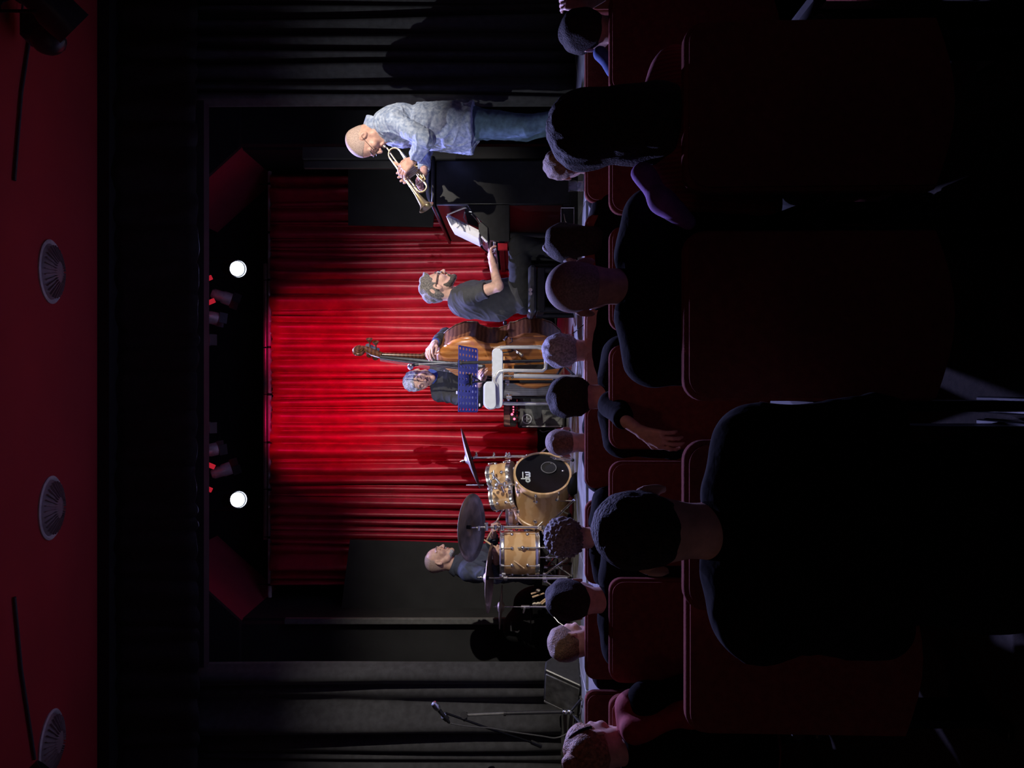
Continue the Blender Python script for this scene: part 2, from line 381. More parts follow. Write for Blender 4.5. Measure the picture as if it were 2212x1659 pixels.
def surfnet(G, lo, h):
    s = G < 0; n = G.shape
    sl = lambda i, m: slice(i, m - 1 + i)
    an = None; al = None
    for i in (0, 1):
        for j in (0, 1):
            for k in (0, 1):
                c = s[sl(i, n[0]), sl(j, n[1]), sl(k, n[2])]
                an = c.copy() if an is None else (an | c); al = c.copy() if al is None else (al & c)
    act = an & ~al; C = np.argwhere(act); idx = np.full(act.shape, -1, np.int64); idx[act] = np.arange(len(C))
    acc = np.zeros((len(C), 3)); cnt = np.zeros(len(C))
    cor = [(i, j, k) for i in (0, 1) for j in (0, 1) for k in (0, 1)]
    for a in cor:
        for ax in range(3):
            if a[ax] == 1: continue
            b = list(a); b[ax] = 1
            fa = G[C[:, 0] + a[0], C[:, 1] + a[1], C[:, 2] + a[2]]; fb = G[C[:, 0] + b[0], C[:, 1] + b[1], C[:, 2] + b[2]]
            m = (fa < 0) != (fb < 0); t = fa[m] / (fa[m] - fb[m])
            p = np.tile(np.array(a, float), (m.sum(), 1)); p[:, ax] = t; acc[m] += p; cnt[m] += 1
    V = lo + h * (C + acc / cnt[:, None]); Q = []
    for ax in range(3):
        o1, o2 = (ax + 1) % 3, (ax + 2) % 3
        A = [slice(None)] * 3; B = [slice(None)] * 3; A[ax] = slice(0, -1); B[ax] = slice(1, None)
        sa = s[tuple(A)]; sb = s[tuple(B)]; E = np.argwhere(sa != sb)
        E = E[(E[:, o1] > 0) & (E[:, o2] > 0) & (E[:, o1] < n[o1] - 1) & (E[:, o2] < n[o2] - 1)]
        inside = sa[E[:, 0], E[:, 1], E[:, 2]]
        def cell(d1, d2):
            c = E.copy(); c[:, o1] += d1; c[:, o2] += d2; return idx[c[:, 0], c[:, 1], c[:, 2]]
        q = np.stack([cell(-1, -1), cell(0, -1), cell(0, 0), cell(-1, 0)], 1)
        q[~inside] = q[~inside][:, ::-1]; Q.append(q)
    return V, np.concatenate(Q)
def vnormals(V, Q):
    a = V[Q[:, 2]] - V[Q[:, 0]]; b = V[Q[:, 3]] - V[Q[:, 1]]; fn = np.cross(a, b); N = np.zeros_like(V)
    for i in range(4): np.add.at(N, Q[:, i], fn)
    return N / (np.linalg.norm(N, axis=1)[:, None] + 1e-12)
def field_obj(fl, name, m, parent, h, disp=None):
    V, Q = fl.mesh(h)
    if disp is not None:
        N = vnormals(V, Q); V = V + N * disp(V, N)[:, None]
    return mkobj(name, V, None, m, parent, True, None, quads=Q)
# ================================================================ THE ROOM
XW = 3.75
struct(MB().box((0, 1.6, -0.03), (2 * XW, 8.2, 0.06)).build('floor', 'carpet'))
struct(MB().box((-XW - 0.05, 3.3, 2.3), (0.1, 13.0, 4.7)).build('wall_left', 'wallblack'))
struct(MB().box((XW + 0.05, 3.3, 2.3), (0.1, 13.0, 4.7)).build('wall_right', 'wallblack'))
struct(MB().box((0, -3.0, 2.3), (2 * XW, 0.1, 4.7)).build('wall_back', 'wallblack'))
# sloping red ceiling of the hall
def ceil_z(D): return EYE + 2.841 + 0.2345 * (D - 4.55)
mb = MB(); y0, y1 = -3.0, 5.45
P = []
for (y, dz) in ((y0, 0), (y1, 0)):
    for x in (-XW, XW): P.append((x, y, ceil_z(y)));
for (y, dz) in ((y0, 0), (y1, 0)):
    for x in (-XW, XW): P.append((x, y, ceil_z(y) + 0.08))
mb.add(P, [(0, 2, 3, 1), (4, 5, 7, 6), (0, 1, 5, 4), (2, 6, 7, 3), (0, 4, 6, 2), (1, 3, 7, 5)])
ceiling = struct(mb.build('ceiling', 'redceil', smooth=False))
# black header beam over the stage opening, and the lower beam behind the valance
struct(MB().box((0, 5.53, 4.60), (2 * XW, 0.14, 0.34)).build('trim_1', 'black'))
struct(MB().box((0, 5.82, 3.955), (3.82 + 0.6, 0.10, 0.19)).build('trim_2', 'flat'))
# stage house: the far walls
struct(MB().box((0, 8.75, 3.2), (5.2, 0.1, 5.2)).build('wall_stage_rear', 'black'))
struct(MB().box((0, 7.2, 5.75), (6.6, 3.3, 0.1)).build('ceiling_stage', 'black'))
for s_, nm in ((-1, 'left'), (1, 'right')):
    o = MB().box((s_ * 3.09, 7.55, 2.95), (1.32, 0.1, 3.98 + 0.0)).build('wall_stage_' + nm, 'wallblack', smooth=False); struct(o)
    struct(MB().box((s_ * 2.45, 8.14, 2.62), (0.09, 1.06, 3.32)).build('wall_wing_' + nm, 'wallblack', smooth=False))
    # sloping panel closing the upper corner, red lantern wash painted into its colour
    prof = [(2.41, 4.22), (1.78, 4.92), (1.84, 4.98), (2.5, 4.28)]
    struct(MB().prism([(s_ * a, b) for a, b in prof], (0, 7.5, 0), (1, 0, 0), (0, 0, 1), (0, 1, 0), 1.2).build('trim_%d' % (3 if s_ < 0 else 4), 'redlit', smooth=False))
    fr = [(2.39, 4.2), (1.2, 5.5), (3.6, 5.5), (3.6, 4.2)]
    struct(MB().prism([(s_ * a, b) for a, b in fr], (0, 7.45, 0), (1, 0, 0), (0, 0, 1), (0, 1, 0), 0.05).build('trim_%d' % (5 if s_ < 0 else 6), 'wallblack', smooth=False))
# upright timber battens at the edges of the opening
xL = at(0, 1344, 7.4)[0]
struct(MB().box((xL, 7.44, 2.35), (0.06, 0.05, 2.78), bev=0.006).build('trim_7', 'strip'))
xR = at(0, 330, 6.6)[0]
struct(MB().box((xR, 6.62, 2.15), (0.11, 0.05, 2.36), bev=0.006).build('trim_8', 'flat'))
struct(MB().box((xR - 0.09, 6.66, 2.15), (0.07, 0.04, 2.36), bev=0.006).build('trim_9', 'wallblack'))

# stage platform with deck panels
plat = struct(MB().box((0, 6.87, 0.465), (2 * XW - 0.02, 3.70, 0.93)).build('trim_10', 'black'))
nx, ny = 9, 4
for i in range(nx):
    for j in range(ny):
        wx = (2 * XW - 0.02) / nx; wy = 3.70 / ny
        cx = -XW + 0.01 + wx * (i + 0.5); cy = 5.02 + wy * (j + 0.5)
        MB().box((cx, cy, 0.945), (wx - 0.008, wy - 0.008, 0.03), bev=0.003).build('deck_panel', 'deck', plat)
apr = struct(MB().box((0, 4.66, 0.455), (2 * XW - 0.4, 0.66, 0.91)).build('trim_11', 'black'))
for j in range(5):
    for i in range(4):
        wx = (2 * XW - 0.4) / 4; cy = 4.33 + 0.132 * (j + 0.5); cx = -XW + 0.2 + wx * (i + 0.5)
        MB().box((cx, cy, 0.9275), (wx - 0.006, 0.127, 0.035), bev=0.003).build('apron_board', 'apron', apr)

# ================================================================ CURTAINS
def folds(n, w0, seed, jit=0.45):
    r = random.Random(seed); e = [0.0]
    for i in range(n): e.append(e[-1] + 1 + jit * (r.random() * 2 - 1))
    e = [w0 * q / e[-1] for q in e]; return e
def curtain(name, x0, x1, z0, z1, Y, n, amp, m, seed, nz=16, scallop=None, drift=0.03, top_gather=0.0, pinch=None, jit=0.55):
    r = random.Random(seed); e = folds(n, x1 - x0, seed, jit); hs = [amp * (0.25 + 1.05 * r.random()) for _ in range(n)]
    dr = [drift * (r.random() * 2 - 1) for _ in range(n + 1)]; ph = [r.random() * 6.3 for _ in range(n + 1)]
    sk = [0.25 + 0.5 * r.random() for _ in range(n)]
    tt = [0, .08, .2, .35, .5, .65, .8, .92]; V = []; cols = []
    for i in range(n):
        for t in tt: cols.append((i, t))
    cols.append((n - 1, 1.0)); nc = len(cols)
    for k in range(nz + 1):
        f = k / nz
        for (i, t) in cols:
            ea = e[i] + dr[i] * math.sin(f * 2.2 + ph[i]) * (0 if i == 0 else 1); eb = e[i + 1] + dr[i + 1] * math.sin(f * 2.2 + ph[i + 1]) * (0 if i == n - 1 else 1)
            x = x0 + ea + (eb - ea) * t
            u = t / sk[i] if t < sk[i] else (1 - t) / (1 - sk[i]); h = math.sin(u * math.pi / 2) ** 1.3
            A = hs[i] * (1.0 - top_gather * f) * (1 + 0.18 * math.sin(f * 5 + ph[i]))
            y = Y - A * h + 0.006 * math.sin(x * 40 + f * 9 + ph[i]) + 0.02 * math.sin(x * 2.1 + f * 1.5)
            z = z0 + (z1 - z0) * f
            if scallop: z += scallop * (1 - f) ** 2 * (1 - (4 * (t - .5) ** 2)) * -1.0
            if pinch and k == nz: z += pinch * (0.5 - h) * (0.6 + 0.8 * math.sin(i * 2.7) ** 2)
            V.append((x, y, z))
    Fc = [(k * nc + j, k * nc + j + 1, (k + 1) * nc + j + 1, (k + 1) * nc + j) for k in range(nz) for j in range(nc - 1)]
    o = mkobj(name, V, Fc, m, None, True, None)
    md = o.modifiers.new('thickness', 'SOLIDIFY'); md.thickness = 0.004; md.offset = 1.0
    md2 = None
    return o
XC0 = at(0, 1262, 8.2)[0]; XC1 = at(0, 378, 8.2)[0]; ZT = at(588, 0, 8.2)[2]
rc = curtain('stage_curtain', XC0, XC1, at(1160, 0, 8.2)[2], ZT, 8.2, 50, 0.165, 'redcurtain', 11, nz=22, drift=0.035, top_gather=0.4, pinch=0.03, jit=0.85)
tag(rc, 'tall red velvet curtain hanging in folds across the back of the stage', 'curtain')
hk = None
for i in range(44):
    x = XC0 + 0.03 + (XC1 - XC0 - 0.06) * i / 43
    if hk is None:
        hk = MB().tube([(x, 8.20, ZT - 0.01), (x, 8.19, ZT + 0.015), (x, 8.2, ZT + 0.035)], 0.004, 6).build('hook', 'chrome', rc); hk0 = x
    else:
        c = hk.copy(); COL.objects.link(c); c.parent = rc; c.location.x = x - hk0
ra = thing('curtain_rail', 'long grey pipe that carries the red curtain across the stage', 'rail', at(583, 829.5, 8.2))
MB().cyl(at(583, 1290, 8.2), at(583, 371, 8.2), 0.021, n=14).build('pipe', 'pipe', ra)
for y in (1262, 1160, 1057, 955, 852, 750, 605, 503, 398):
    a = at(583, y, 8.2)
    MB().cyl(a - np.array((0.012, 0, 0)), a + np.array((0.012, 0, 0)), 0.03, n=12).cyl(a, a + np.array((0, 0, 0.13)), 0.005, n=6).build('clamp', 'darkmetal', ra)
MB().cyl(at(575, 1165, 8.32), at(575, 570, 8.32), 0.032, n=12).build('dark_pipe', 'redcan', ra)

dr = curtain('side_drape', at(0, 226, 5.9)[0], XW - 0.03, at(1243, 0, 5.9)[2], 4.6, 5.95, 15, 0.10, 'drape', 5, nz=10, drift=0.03)
tag(dr, 'black pleated drape at the right side of the stage behind the trumpet player', 'drape')
dl = curtain('side_drape', -XW + 0.03, at(0, 1436, 5.9)[0], at(1212, 0, 5.9)[2], 4.6, 5.95, 9, 0.13, 'drape', 8, nz=10, drift=0.03)
tag(dl, 'black pleated drape at the left side of the stage behind the floor monitor', 'drape')
va = curtain('stage_valance', -XW + 0.03, XW - 0.03, at(413, 0, 5.5)[2], at(238, 0, 5.5)[2], 5.58, 34, 0.05, 'valance', 23, nz=8, scallop=0.035, drift=0.02)
tag(va, 'wide black gathered valance with a scalloped hem above the stage', 'valance')

# hanging boards either side of the red curtain
def board(poly, Y, th, nm, m, label, cat):
    P = [at(x, y, Y) for x, y in poly]; pl = [(p[0], p[2]) for p in P]
    o = MB().prism(pl, (0, Y, 0), (1, 0, 0), (0, 0, 1), (0, 1, 0), th).build(nm, m, smooth=False); tag(o, label, cat); return o
board([(752, 300), (752, 486), (935, 490), (940, 440), (935, 300)], 7.95, 0.03, 'masking_board', 'flat', 'charcoal masking board hung over the right end of the red curtain', 'board')
board([(756, 1166), (745, 1250), (735, 1336), (1200, 1336), (1200, 1180)], 7.95, 0.03, 'masking_board', 'flat', 'tall charcoal masking board behind the drummer at the left end of the curtain', 'board')

# ================================================================ CEILING DIFFUSERS
sl = math.atan(0.2345); Rc = Rx(sl)
def diffuser(py, label):
    D = 4.56; c = np.array([(829.5 - py) / F * D, D, ceil_z(D)])
    t = thing('ceiling_diffuser', label, 'air vent', c, 'round vents in the red ceiling')
    ax = Rc @ np.array((0, 0, -1.0))
    MB().lathe([(0.195, 0.0), (0.197, 0.008), (0.187, 0.016), (0.175, 0.010), (0.17, 0.0)], c, ax, 40, False, False).build('rim', 'pipe', t)
    MB().lathe([(0.172, 0.002), (0.15, 0.02), (0.10, 0.045), (0.03, 0.058), (0.0, 0.06)], c, ax, 40, True, False).build('dome', 'diffuser', t)
    u, v, d = basis(ax); fin = None
    for i in range(28):
        a = 2 * math.pi * i / 28; r = math.cos(a) * u + math.sin(a) * v
        q = MB().box(c + r * 0.115 + d * 0.043, (0.10, 0.004, 0.014), np.stack([nrm(r - d * 0.35), np.cross(d, r), nrm(d + r * 0.35)], 1)).build('fin', 'diffuser', t)
diffuser(587, 'round grey air vent in the red ceiling, right of the middle')
diffuser(1097, 'round grey air vent in the red ceiling, left of the middle')
diffuser(1605, 'round grey air vent in the red ceiling, furthest left beside the lantern')
for (pts, lb) in (([(390, 0, 4.03), (200, 30, 4.12), (60, 62, 4.25)], 'thin dark cable running along the red ceiling to the right hand lantern'),
                  ([(1290, 0, 4.03), (1450, 28, 4.12), (1640, 72, 4.3)], 'thin dark cable running along the red ceiling to the left hand lantern')):
    P = [at(x, y, D) for y, x, D in pts]
    P = [np.array((p[0], p[1], min(p[2], ceil_z(p[1]) - 0.012))) for p in P]
    tag(MB().tube(P, 0.009, 8).build('ceiling_cable', 'cable'), lb, 'cable')

# ================================================================ LANTERNS
def lantern(name, pos, aim, L, r, label, group, can='satin', lens='redglow', hang=0.22, flap=True, lensr=0.8, bar=None):
    pos = np.array(pos, float); d = nrm(np.array(aim, float) - pos)
    t = thing(name, label, 'stage light', pos, group)
    b = pos - d * L
    MB().lathe([(r * 0.55, 0), (r * 0.8, L * 0.12), (r * 0.86, L * 0.5), (r, L * 0.62), (r, L * 0.97), (r * 0.93, L * 0.97), (r * 0.9, L * 0.7)], b, d, 24, True, False).build('housing', can, t)
    MB().lathe([(r * lensr, 0.0), (r * lensr, 0.006), (r * 0.5, 0.012), (0.0, 0.016)], b + d * L * 0.86, d, 24).build('lens', lens, t)
    side = nrm(np.cross(d, (0, 0, 1.0))); m_ = b + d * L * 0.5; up = np.array((0, 0, 1.0))
    yk = [m_ + side * r * 1.12, m_ + side * r * 1.12 + up * hang * 0.75, m_ + up * hang, m_ - side * r * 1.12 + up * hang * 0.75, m_ - side * r * 1.12]
    MB().tube(yk, 0.008, 6).build('yoke', 'darkmetal', t)
    top = m_ + up * hang; e_ = np.array((top[0], bar[0], bar[1])) if bar else top + up * 0.07
    MB().cyl(top - up * 0.01, e_, 0.012, n=8).box(e_, (0.05, 0.06, 0.06), bev=0.01).build('clamp', 'darkmetal', t)
    if flap:
        f = b + d * L; u2 = np.cross(side, d)
        MB().box(f + d * r * 0.6 - u2 * r * 0.95, (r * 1.7, r * 1.2, 0.004), np.stack([side, d, u2], 1)).build('flap', 'satin', t)
        MB().box(f + d * r * 0.6 + u2 * r * 0.95, (r * 1.7, r * 1.2, 0.004), np.stack([side, d, u2], 1)).build('flap', 'satin', t)
    return t
bars = thing('lighting_bar', 'black lighting bar over the stage with lamps clamped to it', 'bar', (0, 7.0, 4.5))
MB().cyl((-1.95, 7.0, 4.49), (1.95, 7.0, 4.49), 0.024, n=12).build('pipe', 'darkmetal', bars)
for x in (-1.5, 0.0, 1.5): MB().cyl((x, 7.0, 4.49), (x, 7.0, 5.7), 0.008, n=8).build('hanger', 'darkmetal', bars)
bar2 = thing('lighting_bar', 'rear black lighting bar that carries the red lanterns', 'bar', (0, 7.25, 4.86))
MB().cyl((-1.6, 7.25, 4.86), (1.6, 7.25, 4.86), 0.024, n=12).build('pipe', 'darkmetal', bar2)
for x in (-1.2, 0.0, 1.2): MB().cyl((x, 7.25, 4.86), (x, 7.25, 5.7), 0.008, n=8).build('hanger', 'darkmetal', bar2)
lantern('profile_spotlight', SPOT_R + np.array((0, 0.03, 0)), (0.35, 3.9, 1.2), 0.30, 0.085, 'lit white spotlight above the piano on the right half of the bar', 'lit white spotlights', 'satin', 'lensglow', 0.3, False, 0.80, (7.0, 4.49))
lantern('profile_spotlight', SPOT_L + np.array((0, 0.03, 0)), (-0.35, 3.9, 1.2), 0.30, 0.085, 'lit white spotlight above the drum kit on the left half of the bar', 'lit white spotlights', 'satin', 'lensglow', 0.3, False, 0.80, (7.0, 4.49))
nmz = ['outermost', 'middle', 'innermost']
for s_, sd in ((1, 'right'), (-1, 'left')):
    for k, (px, dy, X_t, z_t) in enumerate(((500, 181, 0.0, 1.9), (470, 140, 0.28, 2.7), (446, 95, 0.42, 3.5))):
        q_ = at(px, 829 - s_ * dy, 7.15)
        lantern('wash_lantern', q_, (s_ * X_t, 8.25, z_t), 0.19, 0.062, '%s of the three red wash lanterns in the right cluster' % nmz[k] if s_ > 0 else '%s of the three red wash lanterns in the left cluster' % nmz[k],
                'red wash lanterns', 'redcan', 'redglow', 0.2, bar=(7.25, 4.86))
        # filter frames by the lamps, their red glow painted in by emission
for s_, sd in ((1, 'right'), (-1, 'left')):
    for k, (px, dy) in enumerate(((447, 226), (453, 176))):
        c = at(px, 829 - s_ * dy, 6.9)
        tag(MB().box(c, (0.045, 0.01, 0.10), Ry(s_ * -0.45) @ Rx(0.2), bev=0.004).cyl(c + (0, 0, .04), (c[0], 7.0, 4.49), 0.006, n=6).build('glowing_filter_frame', 'redglow'), ('upper' if k else 'outer') + ' slanting filter frame with painted red glow in the %s cluster of lamps' % sd, 'filter frame', 'filter frames by the lanterns')
lantern('hall_spotlight', at(165, 66, 3.9), (-0.4, 6.3, 1.5), 0.34, 0.105, 'large black hall spotlight under the red ceiling, right side', None, 'satin', 'lensoff' if 'lensoff' in M else 'warmglint', 0.24, False)
t = lantern('hall_spotlight', at(108, 1662, 4.0), (0.5, 6.0, 1.6), 0.30, 0.085, 'black hall spotlight cut by the left edge below the vent', None, 'satin', 'warmglint', 0.2, False)
fx = thing('spotlight_bracket', 'black bracket box over the right hall spotlight with a brown glint', 'bracket', at(62, 40, 4.05))
MB().box(at(80, 62, 4.05), (0.16, 0.14, 0.13), Rx(0.2), bev=0.02).build('box', 'satin', fx)
MB().ball(at(105, 88, 4.0), (0.075, 0.075, 0.09), 14).build('motor_dome', 'satin', fx)
MB().tube([at(60, 12, 4.05), at(45, 6, 4.0), at(20, -10, 4.0)], 0.006, 6).tube([at(50, 45, 4.05), at(48, 20, 4.1), at(52, -15, 4.1)], 0.006, 6).build('lead', 'cable', fx)

# added unseen lanterns whose flaps block light off the valance and audience
for (p_, a_, lb) in (((2.75, 2.3, 3.55), (-0.45, 6.2, 1.7), 'unseen black lantern on the right, added with flaps that block light'), ((-2.5, 2.3, 3.6), (1.3, 5.8, 1.7), 'unseen black lantern on the left, added with flaps that block light')):
    p_ = np.array(p_); h_ = nrm(np.array((a_[0] - p_[0], a_[1] - p_[1], 0))); sd_ = np.cross(h_, (0, 0, 1.0))
    t = thing('added_flap_lantern', lb, 'stage light', p_)
    MB().box(p_ - h_ * 0.17, (0.2, 0.2, 0.2), np.stack([sd_, h_, np.array((0, 0, 1.0))], 1), bev=0.03).cyl(p_ - h_ * 0.17, p_ - h_ * 0.17 + (0, 0, ceil_z(p_[1]) - p_[2]), 0.015, n=8).build('housing', 'satin', t)
    for (el, sgn) in ((-29.0, -1), (-5.5, 1)):
        e = p_ + h_ * 0.30 + np.array((0, 0, 0.30 * math.tan(math.radians(el))))
        MB().box(e + np.array((0, 0, sgn * 0.30)), (0.8, 0.004, 0.60), np.stack([sd_, h_, np.array((0, 0, 1.0))], 1)).build('light_blocker', 'satin', t)
# ================================================================ THEATRE SEATS
def rrect(w, h, r, n=6, belly=0.0):
    P = []
    for (cx, cy, a0) in ((w/2 - r, h - r, 0), (-w/2 + r, h - r, 90)):
        for i in range(n + 1):
            a = math.radians(a0 + 90 * i / n); P.append((cx + r * math.cos(a), cy + r * math.sin(a)))
    for i in range(9):
        t = i / 8; P.append((-w/2 + w * t, -belly * math.sin(math.pi * t)))
    return P
def make_seat(zt, m):
    t = thing('theatre_seat', 'x', 'seat', (0, 0, 0))
    zb = 0.34; P = rrect(0.455, zt - zb, 0.055, belly=0.05)
    o = MB().prism(P, (0, 0.0, zb), (1, 0, 0), (0, 0.035, 1), (0, 1, 0), 0.05).build('backrest', m, t, ang=30)
    bv = o.modifiers.new('b', 'BEVEL'); bv.width = 0.012; bv.segments = 2; bv.limit_method = 'ANGLE'; bv.angle_limit = math.radians(50)
    P2 = [(a * 0.96, b * 0.97 + 0.005) for a, b in P]
    MB().prism(P2, (0, -0.012, zb + 0.005), (1, 0, 0), (0, 0.035, 1), (0, 1, 0), 0.012).build('back_shell', m, t, ang=30)
    MB().box((0, 0.30, 0.42), (0.43, 0.44, 0.10), bev=0.03).build('seat_cushion', m, t)
    for s_ in (-1, 1):
        MB().box((s_ * 0.245, 0.24, 0.62), (0.05, 0.36, 0.035), bev=0.012).build('armrest', 'black', t)
        MB().box((s_ * 0.245, 0.20, 0.31), (0.03, 0.16, 0.60), bev=0.005).box((s_ * 0.245, 0.2, 0.01), (0.05, 0.3, 0.02), bev=0.004).build('leg', 'darkmetal', t)
    return t
seats = {}
def put_seat(key, py, D, zt, m, label, group):
    x = (829.5 - py) / F * D
    if (zt, m) not in seats: seats[(zt, m)] = make_seat(zt, m); r = seats[(zt, m)]
    else: r = copy_tree(seats[(zt, m)])
    r.location = (x, D, 0); r['label'] = label; r['group'] = group; return r
ga = 'red theatre seats in the front row'
put_seat('A', -70, 4.0, 1.062, 'seatred', 'front row seat cut by the right edge of the hall', ga)
put_seat('A', 135, 4.0, 1.062, 'seatred', 'front row seat second from the right, beside the black-haired visitor', ga)
put_seat('A', 343, 4.0, 1.062, 'seatred', 'front row seat of the brown-haired visitor below the water glass', ga)
put_seat('A', 551, 4.0, 1.062, 'seatred', 'front row seat of the dark-haired visitor below the pianist', ga)
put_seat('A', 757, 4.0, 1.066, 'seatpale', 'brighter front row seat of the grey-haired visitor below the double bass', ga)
put_seat('A', 966, 4.0, 1.062, 'seatred', 'front row seat of the balding visitor in front of the bass drum', ga)
put_seat('A', 1174, 4.0, 1.062, 'seatred', 'front row seat of the curly-haired visitor in front of the floor tom', ga)
put_seat('A', 1382, 4.0, 1.062, 'seatred', 'front row seat of the grey visitor left of the drum kit', ga)
put_seat('A', 1590, 4.0, 1.062, 'seatred', 'front row seat at the far left behind the visitor with a bun', ga)
gb = 'red theatre seats in the middle row'
for i, py in enumerate((85, 345, 600, 858, 1112, 1368, 1624)):
    put_seat('B', py, 3.2, 1.035, 'seatred', ['middle row seat furthest right', 'middle row seat behind the water glass and the brown-haired visitor', 'middle row seat in front of the bald man', 'middle row seat of the man in a black jacket with one hand on it', 'middle row seat beyond the nearest head', 'middle row seat of the broad man in black', 'middle row seat at the far left'][i], gb)
gc = 'red theatre seats in the nearer row'
put_seat('C', -240, 1.95, 1.0, 'seatred', 'nearer row seat beyond the right edge of the picture', gc)
put_seat('C', 222, 1.95, 1.0, 'seatred', 'nearer row seat of the woman with long thick hair', gc)
put_seat('C', 680, 1.95, 1.0, 'seatred', 'nearer row seat of the bald man', gc)
put_seat('C', 1140, 1.95, 1.0, 'seatred', 'nearer row seat hidden behind the nearest man', gc)
put_seat('C', 1420, 2.1, 0.96, 'seatred', 'empty nearer row seat at the left of the nearest man', gc)
# ================================================================ PIANO
pn = thing('upright_piano', 'black upright piano seen from its end behind the trumpet player', 'piano', (at(0, 430, 5.9)[0], 6.3, STAGE))
Y0, Y1 = 5.62, 7.08
def px(y, D=5.62): return at(0, y, D)[0]
def pz(x, D=5.62): return at(x, 0, D)[2]
MB().box(((px(345) + px(443)) / 2, (Y0 + Y1) / 2, (STAGE + 0.05 + pz(940)) / 2), (px(345) - px(443), Y1 - Y0, pz(940) - STAGE - 0.05), bev=0.012).build('case', 'pianoblack', pn)
MB().box(((px(340) + px(446)) / 2, (Y0 + Y1) / 2, pz(936)), (px(338) - px(448), Y1 - Y0 + 0.03, 0.025), bev=0.006).build('lid', 'pianoblack', pn)
MB().box(((px(345) + px(520)) / 2, (Y0 + Y1) / 2, STAGE + 0.03), (px(345) - px(470), Y1 - Y0, 0.06), bev=0.006).build('plinth', 'pianoblack', pn)
# key bed ends: curved cheek
for yy in (Y0, Y1 - 0.05):
    pr = [(px(443), pz(1100)), (px(443), pz(1010)), (px(460), pz(1022)), (px(478), pz(1042)), (px(490), pz(1055)), (px(519), pz(1058)), (px(522), pz(1100))]
    MB().prism(pr, (0, yy, 0), (1, 0, 0), (0, 0, 1), (0, 1, 0), 0.05).build('cheek', 'pianoblack', pn, smooth=False)
MB().box(((px(443) + px(520)) / 2, (Y0 + Y1) / 2, pz(1094)), (px(443) - px(520), Y1 - Y0 - 0.1, 0.05), bev=0.006).build('key_bed', 'pianoblack', pn)
kx = px(516, 5.8)
for i in range(45):
    y = Y0 + 0.07 + i * (Y1 - Y0 - 0.14) / 45
    MB().box((px(508), y + 0.014, pz(1068)), (0.13, 0.0275, 0.02), bev=0.002).build('white_key', 'keys', pn)
    if i % 7 not in (2, 6): MB().box((px(496), y + 0.029, pz(1064)), (0.08, 0.012, 0.02), bev=0.002).build('black_key', 'ebony', pn)
MB().box(((px(446) + px(512)) / 2, Y1 - 0.03, (STAGE + pz(1092)) / 2), (px(446) - px(512), 0.03, pz(1092) - STAGE - 0.02), bev=0.004).build('dark_mask_panel', 'black', pn)  # added black panel that keeps the space below the keys dark
MB().box((px(531), 5.66, pz(1086, 5.66)), (0.055, 0.03, 0.075), bev=0.004).build('red_reflection_block', 'redpatch', pn)  # red reflection on the piano end, painted as a small block
MB().box((px(524), (Y0 + Y1) / 2, pz(1083)), (0.02, Y1 - Y0 - 0.06, 0.045), bev=0.004).build('key_slip', 'pianoblack', pn)
for yy in (Y0 + 0.04, Y1 - 0.06):
    MB().cyl((px(508), yy, STAGE + 0.06), (px(508), yy, pz(1102)), 0.022, 0.032, 12).build('leg', 'pianoblack', pn)
for k in range(3): MB().box((px(468), 6.25 + 0.1 * k, STAGE + 0.09), (0.12, 0.03, 0.012), bev=0.004).build('pedal', 'brass', pn)
# music desk with folder and sheets
ds = thing('music_folder', 'open white music folder leaning on the piano desk', 'sheet music', at(1038, 505, 5.66))
q = [at(966, 463, 5.7), at(978, 484, 5.7), at(1036, 512, 5.7), at(1038, 500, 5.7)]
def slab(P, W, nm, m, par):
    P = [np.array(p) for p in P]; n = len(P); mb = MB(); W = np.array(W, float)
    mb.add(P + [p + W for p in P], [tuple(range(n)), tuple(range(n, 2 * n))[::-1]] + [((i + 1) % n, i, n + i, n + (i + 1) % n) for i in range(n)])
    return mb.build(nm, m, par, smooth=False)
for k in range(4):
    off = np.array((-0.012 + 0.009 * k, 0.02 * k, 0.003 * (3 - k)))
    slab([p + off for p in q], (0, 0.34, 0), 'sheet', 'paper', ds)
for k in range(5):
    a = at(975 + 9 * k, 466 + 4.5 * k, 5.695); b = at(979 + 9 * k, 480 + 4.5 * k, 5.695)
    MB().cyl(a + np.array((0, 0, .0)), b, 0.0012, n=4).build('printed_line', 'ebony', ds)
MB().tube([at(966, 464, 5.7), at(985, 456, 5.7), at(1006, 448, 5.7)], 0.006, 6).build('cover', 'paper', ds)
dk = thing('music_desk', 'black folding music desk with bent wire struts on the piano', 'music stand', at(1050, 480, 5.75))
slab([at(1034, 484, 5.72), at(1053, 470, 5.72), at(1053, 522, 5.72), at(1040, 512, 5.72), at(1034, 500, 5.72)], (0, 0.5, 0), 'ledge', 'satin', dk)
MB().tube([at(1013, 457, 5.74), at(1024, 458, 5.74), at(1042, 488, 5.74)], 0.005, 6).tube([at(1004, 458, 5.78), at(1002, 470, 5.78), at(1010, 484, 5.78)], 0.005, 6).tube([at(1018, 462, 5.8), at(1036, 482, 5.8)], 0.005, 6).build('strut', 'silver', dk)
slab([at(1003, 452, 5.8), at(1010, 482, 5.8), at(1036, 492, 5.8), at(1024, 456, 5.8)], (0, 0.02, 0), 'back_plate', 'satin', dk)
MB().tube([at(1006, 447, 5.7), at(1022, 442, 5.72), at(1042, 448, 5.72), at(1052, 470, 5.72)], 0.012, 8).build('arm', 'satin', dk)
tag(MB().tube([at(1048, 520, 5.68), at(1040, 511, 5.68), at(1052, 523, 5.68)], 0.008, 6).build('pen', 'paper'), 'small white pencil on the edge of the piano key bed', 'pencil')
